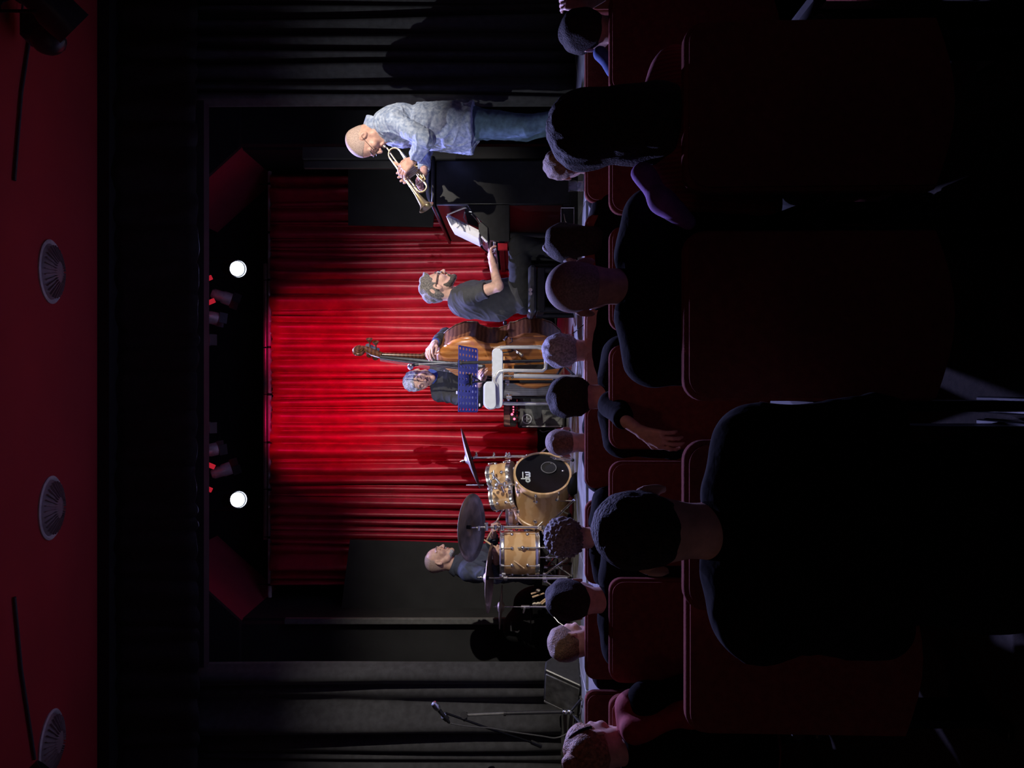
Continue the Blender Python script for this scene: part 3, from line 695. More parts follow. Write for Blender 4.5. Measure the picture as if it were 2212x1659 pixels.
# things on the piano lid
cl = Field(); 
cl.ell(at(932, 400, 5.85), (0.10, 0.12, 0.045), None, 0.03); cl.ell(at(930, 372, 5.9), (0.07, 0.1, 0.05), None, 0.03); cl.ell(at(933, 428, 5.85), (0.05, 0.09, 0.035), None, 0.03)
o = field_obj(cl, 'folded_jacket', 'jacket', None, 0.008, lambda V, N: 0.008 * wob(V, 3, 40)); tag(o, 'crumpled black jacket lying on top of the piano', 'jacket')
# box under the key bed
bx = thing('pedal_case', 'small black case with chrome edges under the piano keyboard', 'case', at(1244, 473, 5.62))
MB().box(at(1226, 473, 5.75), (0.19, 0.26, 0.105), bev=0.01).build('body', 'pianoblack', bx)
for (a, b) in (((1212, 449), (1212, 497)), ((1240, 447), (1240, 498)), ((1212, 449), (1240, 449)), ((1212, 497), (1240, 497))):
    MB().cyl(at(*a, 5.61), at(*b, 5.61), 0.004, n=6).build('edge_trim', 'chrome', bx)
MB().tube([at(1218, 462, 5.605), at(1221, 478, 5.605), at(1232, 490, 5.605)], 0.003, 6).build('latch_wire', 'chrome', bx)
rb = tag(MB().ball(at(1205, 474, 6.4), (0.035, 0.05, 0.05), 12).build('red_ball', 'redpatch'), 'small dark red object under the piano keyboard', 'ball')
# glass of water on the edge of the stage
gl = thing('water_glass', 'clear tumbler of water on the front edge of the stage', 'glass', at(1267, 402, 5.06))
g0 = np.array((at(0, 402, 5.06)[0], 5.06, STAGE))
MB().lathe([(0.0, 0.0), (0.031, 0.0), (0.035, 0.004), (0.040, 0.115), (0.0385, 0.115), (0.033, 0.014), (0.0, 0.012)], g0, (0, 0, 1), 28, False, False).build('tumbler', 'glass', gl)
MB().lathe([(0.0, 0.013), (0.0328, 0.0145), (0.0345, 0.05), (0.0, 0.05)], g0, (0, 0, 1), 28, False, False).build('water', 'glass', gl)

# ================================================================ PIANO BENCH
bn = thing('piano_bench', 'black piano bench with round height knobs under the pianist', 'bench', (at(0, 632, 5.8)[0], 5.8, STAGE))
c = at(1148, 634, 5.8)
MB().box(c, (0.36, 0.56, 0.06), bev=0.02).build('cushion', 'satin', bn)
MB().box(at(1166, 634, 5.8), (0.33, 0.52, 0.06), bev=0.006).build('frame', 'pianoblack', bn)
for dx in (-0.15, 0.15):
    for dy in (-0.23, 0.23): MB().cyl((c[0] + dx, 5.8 + dy, STAGE), (c[0] + dx, 5.8 + dy, pz(1162, 5.8)), 0.02, 0.026, 10).build('leg', 'pianoblack', bn)
for y_ in (626, 634): MB().cyl(at(1146, y_, 5.56), at(1146, y_, 5.50), 0.012, 0.014, 12).build('knob', 'chrome', bn)

# ================================================================ AMPLIFIER
am = thing('speaker_cabinet', 'grey-grilled bass speaker cabinet behind the music stand', 'speaker', (at(0, 886, 6.9)[0], 6.9, STAGE))
Yf = 6.78; Rk = Rz(math.radians(-6))
def amp_pt(x, y): return at(x, y, Yf)
xa, xb = at(0, 925, Yf)[0], at(0, 847, Yf)[0]; za, zb = STAGE + 0.012, at(1118, 0, Yf)[2]
MB().box(((xa + xb) / 2, Yf + 0.17, (za + zb) / 2), (xb - xa, 0.34, zb - za), bev=0.014).build('cabinet', 'tolex', am)
MB().box(((xa + xb) / 2, Yf - 0.004, (za + zb) / 2), (xb - xa - 0.045, 0.016, zb - za - 0.045), bev=0.004).build('grille', 'grille', am)
MB().lathe([(0.14, 0), (0.14, 0.006), (0.13, 0.008), (0.12, 0.003), (0.05, -0.0), (0.045, 0.006), (0, 0.01)], amp_pt(1182, 886) + np.array((0, -0.01, 0)), (0, -1, 0), 32, False, False).build('speaker_cone', 'grille', am)
MB().lathe([(0.034, 0), (0.034, 0.01), (0.0, 0.01)], amp_pt(1138, 868) + np.array((0, -0.012, 0)), (0, -1, 0), 24).build('port', 'black', am)
MB().lathe([(0.036, 0), (0.045, 0.0), (0.045, 0.01), (0.036, 0.01)], amp_pt(1138, 905) + np.array((0, -0.012, 0)), (0, -1, 0), 24, False, False).build('badge_ring', 'silver', am)
MB().box(amp_pt(1138, 905) + np.array((0, -0.018, 0)), (0.05, 0.006, 0.008)).box(amp_pt(1138, 905) + np.array((0, -0.018, 0)), (0.008, 0.006, 0.05)).build('badge_cross', 'silver', am)
MB().box(amp_pt(1145, 852) + np.array((0, -0.01, 0)), (0.012, 0.02, 0.15), bev=0.004).build('handle', 'silver', am)
MB().box(amp_pt(1170, 921) + np.array((0, -0.012, 0)), (0.012, 0.016, 0.36), bev=0.004).build('edge_trim', 'pipe', am)
for sx in (xa + 0.04, xb - 0.04):
    for sy in (Yf + 0.05, Yf + 0.3): MB().cyl((sx, sy, STAGE), (sx, sy, za), 0.015, n=10).build('foot', 'black', am)
ah = thing('bass_amplifier', 'brown wooden bass amplifier head with red lamps on the cabinet', 'amplifier', ((xa + xb) / 2, Yf + 0.15, zb))
z1 = at(1088, 0, Yf)[2]
MB().box(((xa + xb) / 2 - 0.0, Yf + 0.15, (zb + z1) / 2 + 0.005), (xb - xa - 0.02, 0.28, z1 - zb - 0.01), bev=0.01).build('case', 'rosewood', ah)
MB().box(((xa + xb) / 2, Yf + 0.008, at(1109, 0, Yf)[2]), (xb - xa - 0.05, 0.012, 0.062), bev=0.003).build('control_panel', 'black', ah)
for (x, y, r) in ((1109, 879, .007), (1109, 885, .007), (1109, 890, .006), (1106, 895, .012), (1111, 905, .011)):
    MB().ball(at(x, y, Yf - 0.002), r, 10).build('indicator_lamp', 'redled', ah)
for i in range(7): MB().cyl(at(1116, 862 + i * 8, Yf), at(1116, 862 + i * 8, Yf - 0.014), 0.008, n=10).build('knob', 'satin', ah)

# ================================================================ DOUBLE BASS
BD = 6.3
bo = np.array((at(0, 768, BD)[0], BD, STAGE + 0.02))
Rb = Rz(math.radians(-47)) @ Ry(math.radians(0.0)) @ Rx(math.radians(-4.0))
def B(x, y, z): return bo + Rb @ np.array((x, y, z))
bass = thing('double_bass', 'amber double bass with dark ribs held upright by the bassist', 'double bass', bo)
def halfw(t):  # body outline, t 0 bottom .. 1 top, half width in m
    K = [(0, 0.0), (0.012, 0.10), (0.05, 0.205), (0.12, 0.285), (0.22, 0.325), (0.32, 0.315), (0.40, 0.265), (0.432, 0.262), (0.45, 0.225), (0.52, 0.188), (0.60, 0.185), (0.665, 0.215), (0.68, 0.245), (0.72, 0.250), (0.78, 0.240), (0.85, 0.200), (0.92, 0.130), (0.97, 0.065), (1.0, 0.035)]
    for (a, wa), (b, wb) in zip(K, K[1:]):
        if a <= t <= b: u = (t - a) / (b - a); return wa + (wb - wa) * u
    return 0.03
LB = 1.10; Z0 = 0.03; TH = 0.19
ts = sorted(set([0, .012, .03, .05, .08, .12, .17, .22, .27, .32, .36, .40, .432, .45, .48, .52, .56, .60, .63, .665, .68, .72, .78, .82, .85, .89, .92, .95, .97, 1.0]))
out = [(halfw(t), t * LB + Z0) for t in ts] + [(-halfw(t), t * LB + Z0) for t in ts[::-1]][:-1]
n = len(out)
def plate(yf, bulge, inset=0.0, grow=0.0):
    V = []; R_ = 7; mb = MB(); cz = Z0 + LB * 0.5
    rows = []
    for t in ts:
        hw = halfw(t) + grow; row = []
        for k in range(-8, 9):
            u = k / 8; edge = min(1, (1 - abs(u)) / 0.35) * min(1, t / 0.12) * min(1, (1 - t) / 0.12)
            row.append(B(hw * u, yf - bulge * math.sin(edge * math.pi / 2) , t * LB + Z0))
        rows.append(row)
    P = [p for r_ in rows for p in r_]; m_ = 17
    Fc = [(i * m_ + j, i * m_ + j + 1, (i + 1) * m_ + j + 1, (i + 1) * m_ + j) for i in range(len(ts) - 1) for j in range(m_ - 1)]
    mb.add(P, Fc); return mb
o = plate(-TH / 2, 0.035, grow=0.008).build('front_plate', 'spruce', bass, ang=30)
md = o.modifiers.new('s', 'SOLIDIFY'); md.thickness = 0.006; md.offset = 0
o = plate(TH / 2, -0.02, grow=0.008).build('back_plate', 'ribwood', bass, ang=30)
md = o.modifiers.new('s', 'SOLIDIFY'); md.thickness = 0.006; md.offset = 0
mb = MB(); P = [B(a, -TH / 2, b) for a, b in out] + [B(a, TH / 2, b) for a, b in out]
mb.add(P, [(i, (i + 1) % n, n + (i + 1) % n, n + i) for i in range(n)]).build('ribs', 'ribwood', bass, ang=35)
pur = [B(a * 0.985, -TH / 2 - 0.004, (b - .58) * 0.99 + .58) for a, b in out]
MB().tube(pur, 0.004, 5, closed=True).build('binding', 'scrollwood', bass)
# f holes
for s_ in (-1, 1):
    MB().tube([B(s_ * x, -TH / 2 - 0.037, z) for x, z in ((0.09, 0.62), (0.105, 0.635), (0.115, 0.62), (0.125, 0.57), (0.135, 0.52), (0.145, 0.475), (0.16, 0.46), (0.172, 0.475))], [.012, .007, .006, .007, .007, .006, .007, .012], 8).build('sound_hole', 'ebony', bass)
ztop = Z0 + LB
MB().tube([B(0, 0.0, ztop - 0.05), B(0, -0.06, ztop + 0.02), B(0, -0.10, ztop + 0.12), B(0, -0.105, ztop + 0.45)], [0.055, 0.035, 0.026, 0.022], 12).build('neck', 'scrollwood', bass)
fb0 = B(0, -0.20, Z0 + 0.66); fb1 = B(0, -0.128, ztop + 0.46)
def quadbar(a, b, wa, wb, th, side, nm, m, par):
    d = nrm(b - a); s_ = nrm(np.array(side)); nn = np.cross(d, s_); P = []
    for (c_, w_) in ((a, wa), (b, wb)):
        for k in range(7):
            u = -1 + 2 * k / 6; P.append(c_ + s_ * w_ * u + nn * (th * (1 - 0.55 * u * u)))
        P.append(c_ + s_ * w_); P.append(c_ - s_ * w_)
    Fc = [(i, (i + 1) % 9, 9 + (i + 1) % 9, 9 + i) for i in range(9)] + [tuple(range(9))[::-1], tuple(range(9, 18))]
    MB().add(P, Fc).build(nm, m, par, ang=30)
sideB = Rb @ np.array((1, 0, 0)); frB = Rb @ np.array((0, -1, 0))
quadbar(fb0, fb1, 0.045, 0.023, 0.022, -sideB, 'fingerboard', 'ebony', bass)
# pegbox and scroll
pb = [B(0, -0.115, ztop + 0.45), B(0, -0.085, ztop + 0.53), B(0, -0.045, ztop + 0.60), B(0, -0.03, ztop + 0.645)]
MB().tube(pb, [0.030, 0.034, 0.028, 0.022], 10).build('pegbox', 'scrollwood', bass)
sc = []; ctr = B(0, -0.070, ztop + 0.655)
rs = []
for i in range(34):
    a = i / 33 * 2 * math.pi * 1.75; r = 0.050 * (1 - i / 33 * 0.80)
    sc.append(ctr + Rb @ np.array((0, r * math.cos(a), r * math.sin(a)))); rs.append(0.019 - 0.007 * i / 33)
MB().tube(sc, rs, 10).lathe([(0.022, -0.034), (0.022, 0.034)], ctr, sideB, 16).lathe([(0.036, -0.026), (0.036, 0.026)], ctr, sideB, 20).build('scroll', 'scrollwood', bass)
for k, (yy, zz) in enumerate(((-0.09, 0.505), (-0.075, 0.535), (-0.06, 0.565), (-0.045, 0.595))):
    s_ = 1 if k % 2 == 0 else -1; a = B(0, yy, ztop + zz); b = B(s_ * 0.075, yy + 0.03, ztop + zz)
    MB().cyl(B(-s_ * 0.03, yy, ztop + zz), b, 0.006, n=8).cyl(b, b + (b - a) * 0.35, 0.012, 0.03, 12).build('tuning_peg', 'scrollwood', bass)
    MB().lathe([(0.021, -0.006), (0.021, 0.006)], B(0, yy + 0.045, ztop + zz), sideB, 14).build('tuning_gear', 'nickel', bass)
# bridge, tailpiece, strings, endpin
brz = Z0 + 0.50
brp = [(-0.085, 0), (-0.06, 0), (-0.045, 0.03), (-0.02, 0.03), (0, 0.02), (0.02, 0.03), (0.045, 0.03), (0.06, 0), (0.085, 0), (0.075, 0.07), (0.055, 0.14), (0.0, 0.165), (-0.055, 0.14), (-0.075, 0.07)]
MB().prism(brp, B(0, -TH / 2 - 0.036, brz), sideB, frB, Rb @ np.array((0, 0, 1)), 0.014).build('bridge', 'maple', bass, smooth=False)
tp0 = B(0, -0.20, Z0 + 0.42); tp1 = B(0, -0.135, Z0 + 0.05)
quadbar(tp0, tp1, 0.05, 0.026, 0.015, -sideB, 'tailpiece', 'ebony', bass)
for k in range(4):
    u = (k - 1.5)
    MB().cyl(B(u * 0.02, -0.215, Z0 + 0.40), B(u * 0.027, -0.292, brz + 0.008), 0.0018, n=5).cyl(B(u * 0.027, -0.292, brz + 0.008), B(u * 0.010, -0.160, ztop + 0.46), 0.0018, n=5).build('string', 'nickel', bass)
MB().cyl(B(0, 0, 0.04), B(0, 0, -0.02), 0.008, n=8).cyl(B(0, 0, 0.045), B(0, 0, 0.02), 0.02, n=10).build('endpin', 'nickel', bass)
# clip microphone on the bass
mc = thing('clip_microphone', 'black gooseneck microphone clamped to the edge of the double bass', 'microphone', at(1091, 702, 6.2))
MB().cyl(at(1091, 698, 6.28), at(1093, 733, 6.14), 0.007, n=8).build('clamp_bar', 'satin', mc)
MB().box(at(1091, 698, 6.28), (0.04, 0.04, 0.03), bev=0.006).box(at(1093, 731, 6.13), (0.035, 0.05, 0.03), bev=0.006).build('clamp_jaw', 'satin', mc)
MB().tube([at(1093, 733, 6.1), at(1100, 742, 6.08), at(1107, 738, 6.06), at(1105, 730, 6.05)], 0.004, 6).build('gooseneck', 'satin', mc)
MB().cyl(at(1095, 728, 6.1), at(1088, 735, 6.08), 0.013, 0.011, n=12).build('capsule', 'chrome', mc)
jk = thing('pickup_socket', 'small chrome pickup sockets on the front of the double bass', 'pickup', at(1116, 758, 6.1))
MB().cyl(at(1112, 755, 6.12), at(1120, 762, 6.1), 0.012, n=10).build('socket', 'chrome', jk)
MB().cyl(at(1121, 762, 6.12), at(1128, 768, 6.1), 0.014, n=10).build('plug', 'nickel', jk)

# ================================================================ MUSIC STAND (blue, perforated)
ms = thing('music_stand', 'blue perforated music stand turned away in front of the bassist', 'music stand', (at(0, 822, 5.9)[0], 5.9, STAGE))
cA = at(990, 745, 5.74); cB = at(989, 890, 5.74); cC = at(1033, 891, 5.95); cD = at(1033, 753, 5.95)
def bil(u, v): return (cA * (1 - u) + cB * u) * (1 - v) + (cD * (1 - u) + cC * u) * v
nm_ = nrm(np.cross(cB - cA, cD - cA)); nc_, nr_ = 11, 6; P = []; Fc = []
for i in range(nc_):
    for j in range(nr_):
        u0, u1, v0, v1 = i / nc_, (i + 1) / nc_, 0.02 + 0.93 * j / nr_, 0.02 + 0.93 * (j + 1) / nr_
        k0 = len(P); N = 12; hole = not (i == 5 and j > 0 and False)
        for q in range(N):
            a = 2 * math.pi * q / N - math.pi * 0.75
            sx, sy = math.cos(a), math.sin(a); mx = max(abs(sx), abs(sy))
            P.append(bil((u0 + u1) / 2 + (u1 - u0) / 2 * sx / mx, (v0 + v1) / 2 + (v1 - v0) / 2 * sy / mx))
        for q in range(N):
            a = 2 * math.pi * q / N - math.pi * 0.75
            P.append(bil((u0 + u1) / 2 + (u1 - u0) * 0.23 * math.cos(a), (v0 + v1) / 2 + (v1 - v0) * 0.24 * math.sin(a)))
        for q in range(N): Fc.append((k0 + q, k0 + (q + 1) % N, k0 + N + (q + 1) % N, k0 + N + q))
o = MB().add(P, Fc).build('desk', 'bluemetal', ms, smooth=False)
md = o.modifiers.new('s', 'SOLIDIFY'); md.thickness = 0.003
MB().box((bil(.5, 1.0)) + np.array((0, 0.02, 0.004)), (0.50, 0.045, 0.004), bev=0.001).build('ledge', 'bluemetal', ms)
MB().box(bil(.5, .55) - nm_ * 0.0 + np.array((0, -0.02, -0.012)), (0.09, 0.012, 0.035), Rx(-0.9), bev=0.004).tube([bil(.42, .35) + np.array((0, -.015, -.01)), bil(.45, .6) + np.array((0, -.02, -.02)), bil(.5, .9) + np.array((0, -.02, -.03))], 0.005, 6).tube([bil(.58, .35) + np.array((0, -.015, -.01)), bil(.55, .6) + np.array((0, -.02, -.02)), bil(.5, .9) + np.array((0, -.02, -.03))], 0.005, 6).build('bracket', 'darkmetal', ms)
pt = bil(.53, .62) + np.array((0, -0.02, -0.03)); pbm = np.array((pt[0], pt[1], STAGE + 0.12))
MB().cyl(pt, pbm + np.array((0, 0, .3)), 0.008, n=10).cyl(pbm + np.array((0, 0, .42)), pbm, 0.013, n=10).build('pole', 'darkmetal', ms)
MB().lathe([(0.018, 0), (0.018, 0.035)], pbm + np.array((0, 0, .40)), (0, 0, 1), 12).cyl(pbm + np.array((-.03, 0, .415)), pbm + np.array((.0, 0, .415)), 0.006, n=8).build('collar', 'chrome', ms)
for k in range(3):
    a = math.radians(90 + 120 * k + 20); MB().tube([pbm + np.array((0, 0, .06)), pbm + np.array((.26 * math.cos(a), .26 * math.sin(a), -0.108))], 0.009, 8).build('leg', 'darkmetal', ms)
for (x, y) in ((987, 848), (1036, 875)):
    tag(MB().box(at(x if x < 1000 else 1036, y, 5.76 if x < 1000 else 5.93), (0.025, 0.010, 0.012), bev=0.003).build('paper_clip', 'paper'), 'small white clip on the %s edge of the blue music stand' % ('upper' if x < 1000 else 'lower'), 'clip')

# ================================================================ SILVER STOOL
D = 5.62
st = thing('bar_stool', 'silver tubular bar stool with pale plastic panels before the double bass', 'stool', (at(0, 810, D)[0], D, STAGE))
def rp(poly, r, n=5):
    out = []
    for i in range(len(poly)):
        p = np.array(poly[i], float); a = np.array(poly[i - 1], float); b = np.array(poly[(i + 1) % len(poly)], float)
        ra_ = min(r, np.linalg.norm(a - p) / 2, np.linalg.norm(b - p) / 2)
        s0 = p + nrm2(a - p) * ra_; s1 = p + nrm2(b - p) * ra_
        for k in range(n + 1):
            t = k / n; out.append(tuple((1 - t) ** 2 * s0 + 2 * t * (1 - t) * p + t * t * s1))
    return out
def nrm2(v): return v / max(np.linalg.norm(v), 1e-9)
def img_slab(poly, r, D0, depth, nm, m, par, slope=0.0, bev=0.006):
    pl = rp(poly, r); P = [at(x, y, D0) for x, y in pl]
    for p in P: p[1] += slope * (p[2] - P[0][2])
    o = slab(P, (0, depth, 0), nm, m, par)
    b = o.modifiers.new('b', 'BEVEL'); b.width = bev; b.segments = 2; b.limit_method = 'ANGLE'; b.angle_limit = math.radians(50)
    return o
img_slab([(1063, 752), (1086, 752), (1086, 882), (1063, 882)], 14, D, 0.30, 'seat_panel', 'panelwhite', st)
img_slab([(1047, 824), (1070, 824), (1072, 878), (1062, 885), (1046, 876)], 9, D - 0.05, 0.03, 'back_panel', 'panelwhite', st)
img_slab([(1044, 826), (1076, 822), (1076, 880), (1060, 887), (1044, 878)], 12, D - 0.015, 0.012, 'back_rim', 'silver', st)
def T(pts, r, nm, m, par, n=10): return MB().tube([at(*p) for p in pts], r, n).build(nm, m, par)
T([(1080, 752, D), (1095, 750, D), (1160, 750, D), (1172, 753, D), (1178, 762, D), (1179, 785, D), (1178, 796, D), (1172, 801, D), (1160, 801, D), (1090, 800, D), (1078, 803, D), (1070, 815, D), (1068, 826, D)], 0.014, 'frame', 'silver', st)
T([(1080, 752, D + .3), (1095, 750, D + .3), (1244, 748, D + .32)], 0.013, 'leg', 'silver', st)
T([(1080, 870, D + .3), (1095, 872, D + .3), (1244, 872, D + .32)], 0.013, 'leg', 'silver', st)
T([(1088, 812, D), (1112, 812, D)], 0.008, 'inner_post', 'chrome', st)
T([(1110, 812, D), (1249, 815, D)], 0.018, 'leg', 'silver', st)
T([(1249, 770, D), (1246, 815, D), (1249, 860, D)], 0.012, 'foot_bar', 'silver', st)

# ================================================================ MICROPHONE STANDS
def mic_head(a, b, par, nm='microphone'):
    a = np.array(a); b = np.array(b); d = nrm(b - a); L = np.linalg.norm(b - a)
    MB().lathe([(0.006, 0), (0.011, L * .05), (0.015, L * .6), (0.017, L * .66)], a, d, 16).build(nm + '_body', 'satin', par)
    MB().lathe([(0.018, L * .66), (0.024, L * .72), (0.026, L * .84), (0.020, L * .96), (0.0, L)], a, d, 16).build(nm + '_grille', 'chrome', par)
m1 = thing('microphone_stand', 'tall straight microphone stand with chrome upper pole before the bassist', 'microphone stand', (at(0, 778, 5.8)[0], 5.8, STAGE))
T([(902, 787, 5.75), (992, 784, 5.77)], 0.008, 'upper_pole', 'chrome', m1)
T([(990, 784, 5.77), (1130, 780.5, 5.79), (1215, 778, 5.8)], 0.013, 'lower_pole', 'satin', m1)
MB().cyl(at(988, 784, 5.77), at(998, 784, 5.77), 0.018, n=12).build('collar', 'satin', m1)
T([(1205, 778, 5.8), (1240, 745, 5.65)], 0.010, 'leg', 'satin', m1); T([(1205, 778, 5.8), (1240, 810, 5.65)], 0.010, 'leg', 'satin', m1); T([(1205, 778, 5.8), (1228, 778, 6.1)], 0.010, 'leg', 'satin', m1)
T([(904, 787, 5.75), (896, 788, 5.75)], 0.012, 'clip', 'satin', m1)
mic_head(at(897, 787, 5.76), at(884, 794, 5.7), m1)
m2 = thing('microphone_stand', 'short black microphone stand with chrome clutch before the amplifier', 'microphone stand', (at(0, 858, 6.2)[0], 6.2, STAGE))
T([(1070, 858, 6.2), (1100, 858, 6.2)], 0.009, 'upper_pole', 'satin', m2)
T([(1095, 858, 6.2), (1215, 858, 6.2)], 0.013, 'lower_pole', 'darkmetal', m2)
MB().cyl(at(1094, 858, 6.2), at(1106, 858, 6.2), 0.021, n=14).cyl(at(1099, 850, 6.2), at(1099, 866, 6.2), 0.010, n=10).build('clutch', 'chrome', m2)
T([(1070, 858, 6.2), (1062, 852, 6.1), (1056, 845, 6.0)], 0.008, 'boom', 'satin', m2)
for (a_, b_) in ((835, 6.05), (882, 6.05), (858, 6.45)): T([(1205, 858, 6.2), (1227 if b_ > 6.3 else 1236, a_, b_)], 0.009, 'leg', 'darkmetal', m2)
m3 = thing('microphone_stand', 'black boom microphone stand standing alone before the left drape', 'microphone stand', (at(0, 1537, 5.45)[0], 5.45, STAGE))
T([(1002, 1545, 5.45), (1090, 1541, 5.45)], 0.009, 'upper_pole', 'strip', m3)
T([(1088, 1541, 5.45), (1240, 1537, 5.45)], 0.013, 'lower_pole', 'satin', m3)
MB().cyl(at(1088, 1541, 5.45), at(1093, 1541, 5.45), 0.018, n=12).build('collar', 'satin', m3)
MB().cyl(at(1002, 1545, 5.38), at(1002, 1545, 5.52), 0.026, n=14).box(at(1005, 1548, 5.45), (0.05, 0.06, 0.03), bev=0.006).build('pivot', 'satin', m3)
T([(962, 1540, 5.35), (1060, 1575, 5.42), (1150, 1604, 5.5)], 0.008, 'boom', 'darkmetal', m3)
T([(1148, 1603, 5.5), (1169, 1612, 5.52)], 0.016, 'counterweight', 'satin', m3)
mic_head(at(971, 1562, 5.35), at(935, 1517, 5.3), m3)
MB().cyl(at(958, 1546, 5.34), at(965, 1553, 5.36), 0.022, n=12).build('clip', 'satin', m3)
MB().ball(at(1221, 1538, 5.4), 0.018, 12).ball(at(1231, 1538, 5.4), (0.02, 0.018, 0.018), 12).cyl(at(1215, 1538, 5.45), at(1236, 1538, 5.45), 0.018, n=12).build('base_clamp', 'chrome', m3)
for (x, y, d_) in ((1256, 1510, 5.2), (1256, 1565, 5.2), (1241, 1537, 5.75)): T([(1232, 1538, 5.45), (x, y, d_)], 0.009, 'leg', 'satin', m3)
def cab(pts, lb, r=0.005, nm='cable'):
    tag(MB().tube([at(*p) for p in pts], r, 7).build(nm, 'cable'), lb, 'cable')
def smooth_pts(pts, n=6):
    P = [np.array(p, float) for p in pts]; out = []
    for i in range(len(P) - 1):
        p0 = P[max(i - 1, 0)]; p1 = P[i]; p2 = P[i + 1]; p3 = P[min(i + 2, len(P) - 1)]
        for k in range(n):
            t = k / n; out.append(0.5 * ((2 * p1) + (-p0 + p2) * t + (2 * p0 - 5 * p1 + 4 * p2 - p3) * t * t + (-p0 + 3 * p1 - 3 * p2 + p3) * t ** 3))
    return out + [P[-1]]
cab(smooth_pts([(973, 1563, 5.34), (1010, 1569, 5.36), (1060, 1573, 5.4), (1100, 1580, 5.42), (1170, 1590, 5.44), (1200, 1594, 5.44), (1225, 1584, 5.44), (1243, 1562, 5.44), (1257, 1530, 5.4)]), 'microphone cable drooping from the boom stand at the left')
cab(smooth_pts([(1252, 1425, 5.55), (1250, 1450, 5.5), (1247, 1475, 5.5), (1253, 1500, 5.4), (1258, 1520, 5.3), (1262, 1560, 5.2)]), 'grey cable bundle lying on the stage beside the left monitor', 0.010)
cab(smooth_pts([(1246, 1430, 5.6), (1252, 1455, 5.45), (1262, 1480, 5.2), (1258, 1510, 5.3), (1245, 1520, 5.55)]), 'looped thin cable on the stage before the left monitor', 0.005)
cab(smooth_pts([(1166, 929, 6.6), (1173, 933, 6.6), (1185, 931, 6.6), (1200, 934, 6.6), (1214, 940, 6.6), (1227, 946, 6.58)]), 'pale lead hanging beside the speaker cabinet', 0.005)
cab(smooth_pts([(1178, 880, 6.68), (1186, 872, 6.65), (1200, 862, 6.6), (1222, 855, 6.6)]), 'black lead across the front of the speaker cabinet', 0.005)

# ================================================================ FLOOR MONITOR
fm = thing('floor_monitor', 'black wedge floor monitor on the stage before the left drape', 'speaker', at(1240, 1490, 5.6))
Dm = 5.5
prf = [(1169, 1478), (1176, 1458), (1220, 1450), (1238, 1462), (1238, 1522), (1170, 1524)]
Pm = [at(x, y, Dm) for x, y in prf]; Pm = [np.array((p[0], p[1], max(p[2], STAGE))) for p in Pm]
z0 = STAGE
cx0, cx1 = at(0, 1530, Dm)[0], at(0, 1447, Dm)[0]
pr = [(0, 0), (0.34, 0), (0.40, 0.10), (0.28, 0.27), (0.20, 0.27)]
Rm = Rz(math.radians(-32)); c0 = np.array(((cx0 + cx1) / 2, Dm + 0.02, STAGE)); Um = Rm @ np.array((1, 0, 0)); Wm = Rm @ np.array((0, 1, 0))
wd = 0.36
o = MB().prism([(b_, a_) for b_, a_ in [(0, 0), (0.30, 0), (0.34, 0.09), (0.22, 0.25), (0.14, 0.26)]], c0 - Um * wd / 2 - Wm * 0.12, Wm, (0, 0, 1), Um, wd).build('cabinet', 'satin', fm, smooth=False)
b = o.modifiers.new('b', 'BEVEL'); b.width = 0.012; b.segments = 2
fa = c0 - Wm * 0.12; g = MB()
nv = nrm(np.array((0, 0, 0.14)) - Wm * 0.26)
MB().box(fa + Wm * 0.068 + np.array((0, 0, 0.13)) + nv * 0.004, (wd - 0.05, 0.27, 0.012), np.stack([Um, nrm(Wm * 0.14 + np.array((0, 0, 0.26))), nv], 1), bev=0.004).build('grille', 'grille', fm)
MB().box(fa + Wm * 0.068 + np.array((0, 0, 0.13)) - Um * (wd / 2 - 0.012) + nv * 0.006, (0.02, 0.28, 0.014), np.stack([Um, nrm(Wm * 0.14 + np.array((0, 0, 0.26))), nv], 1), bev=0.003).build('edge_strip', 'strip', fm)
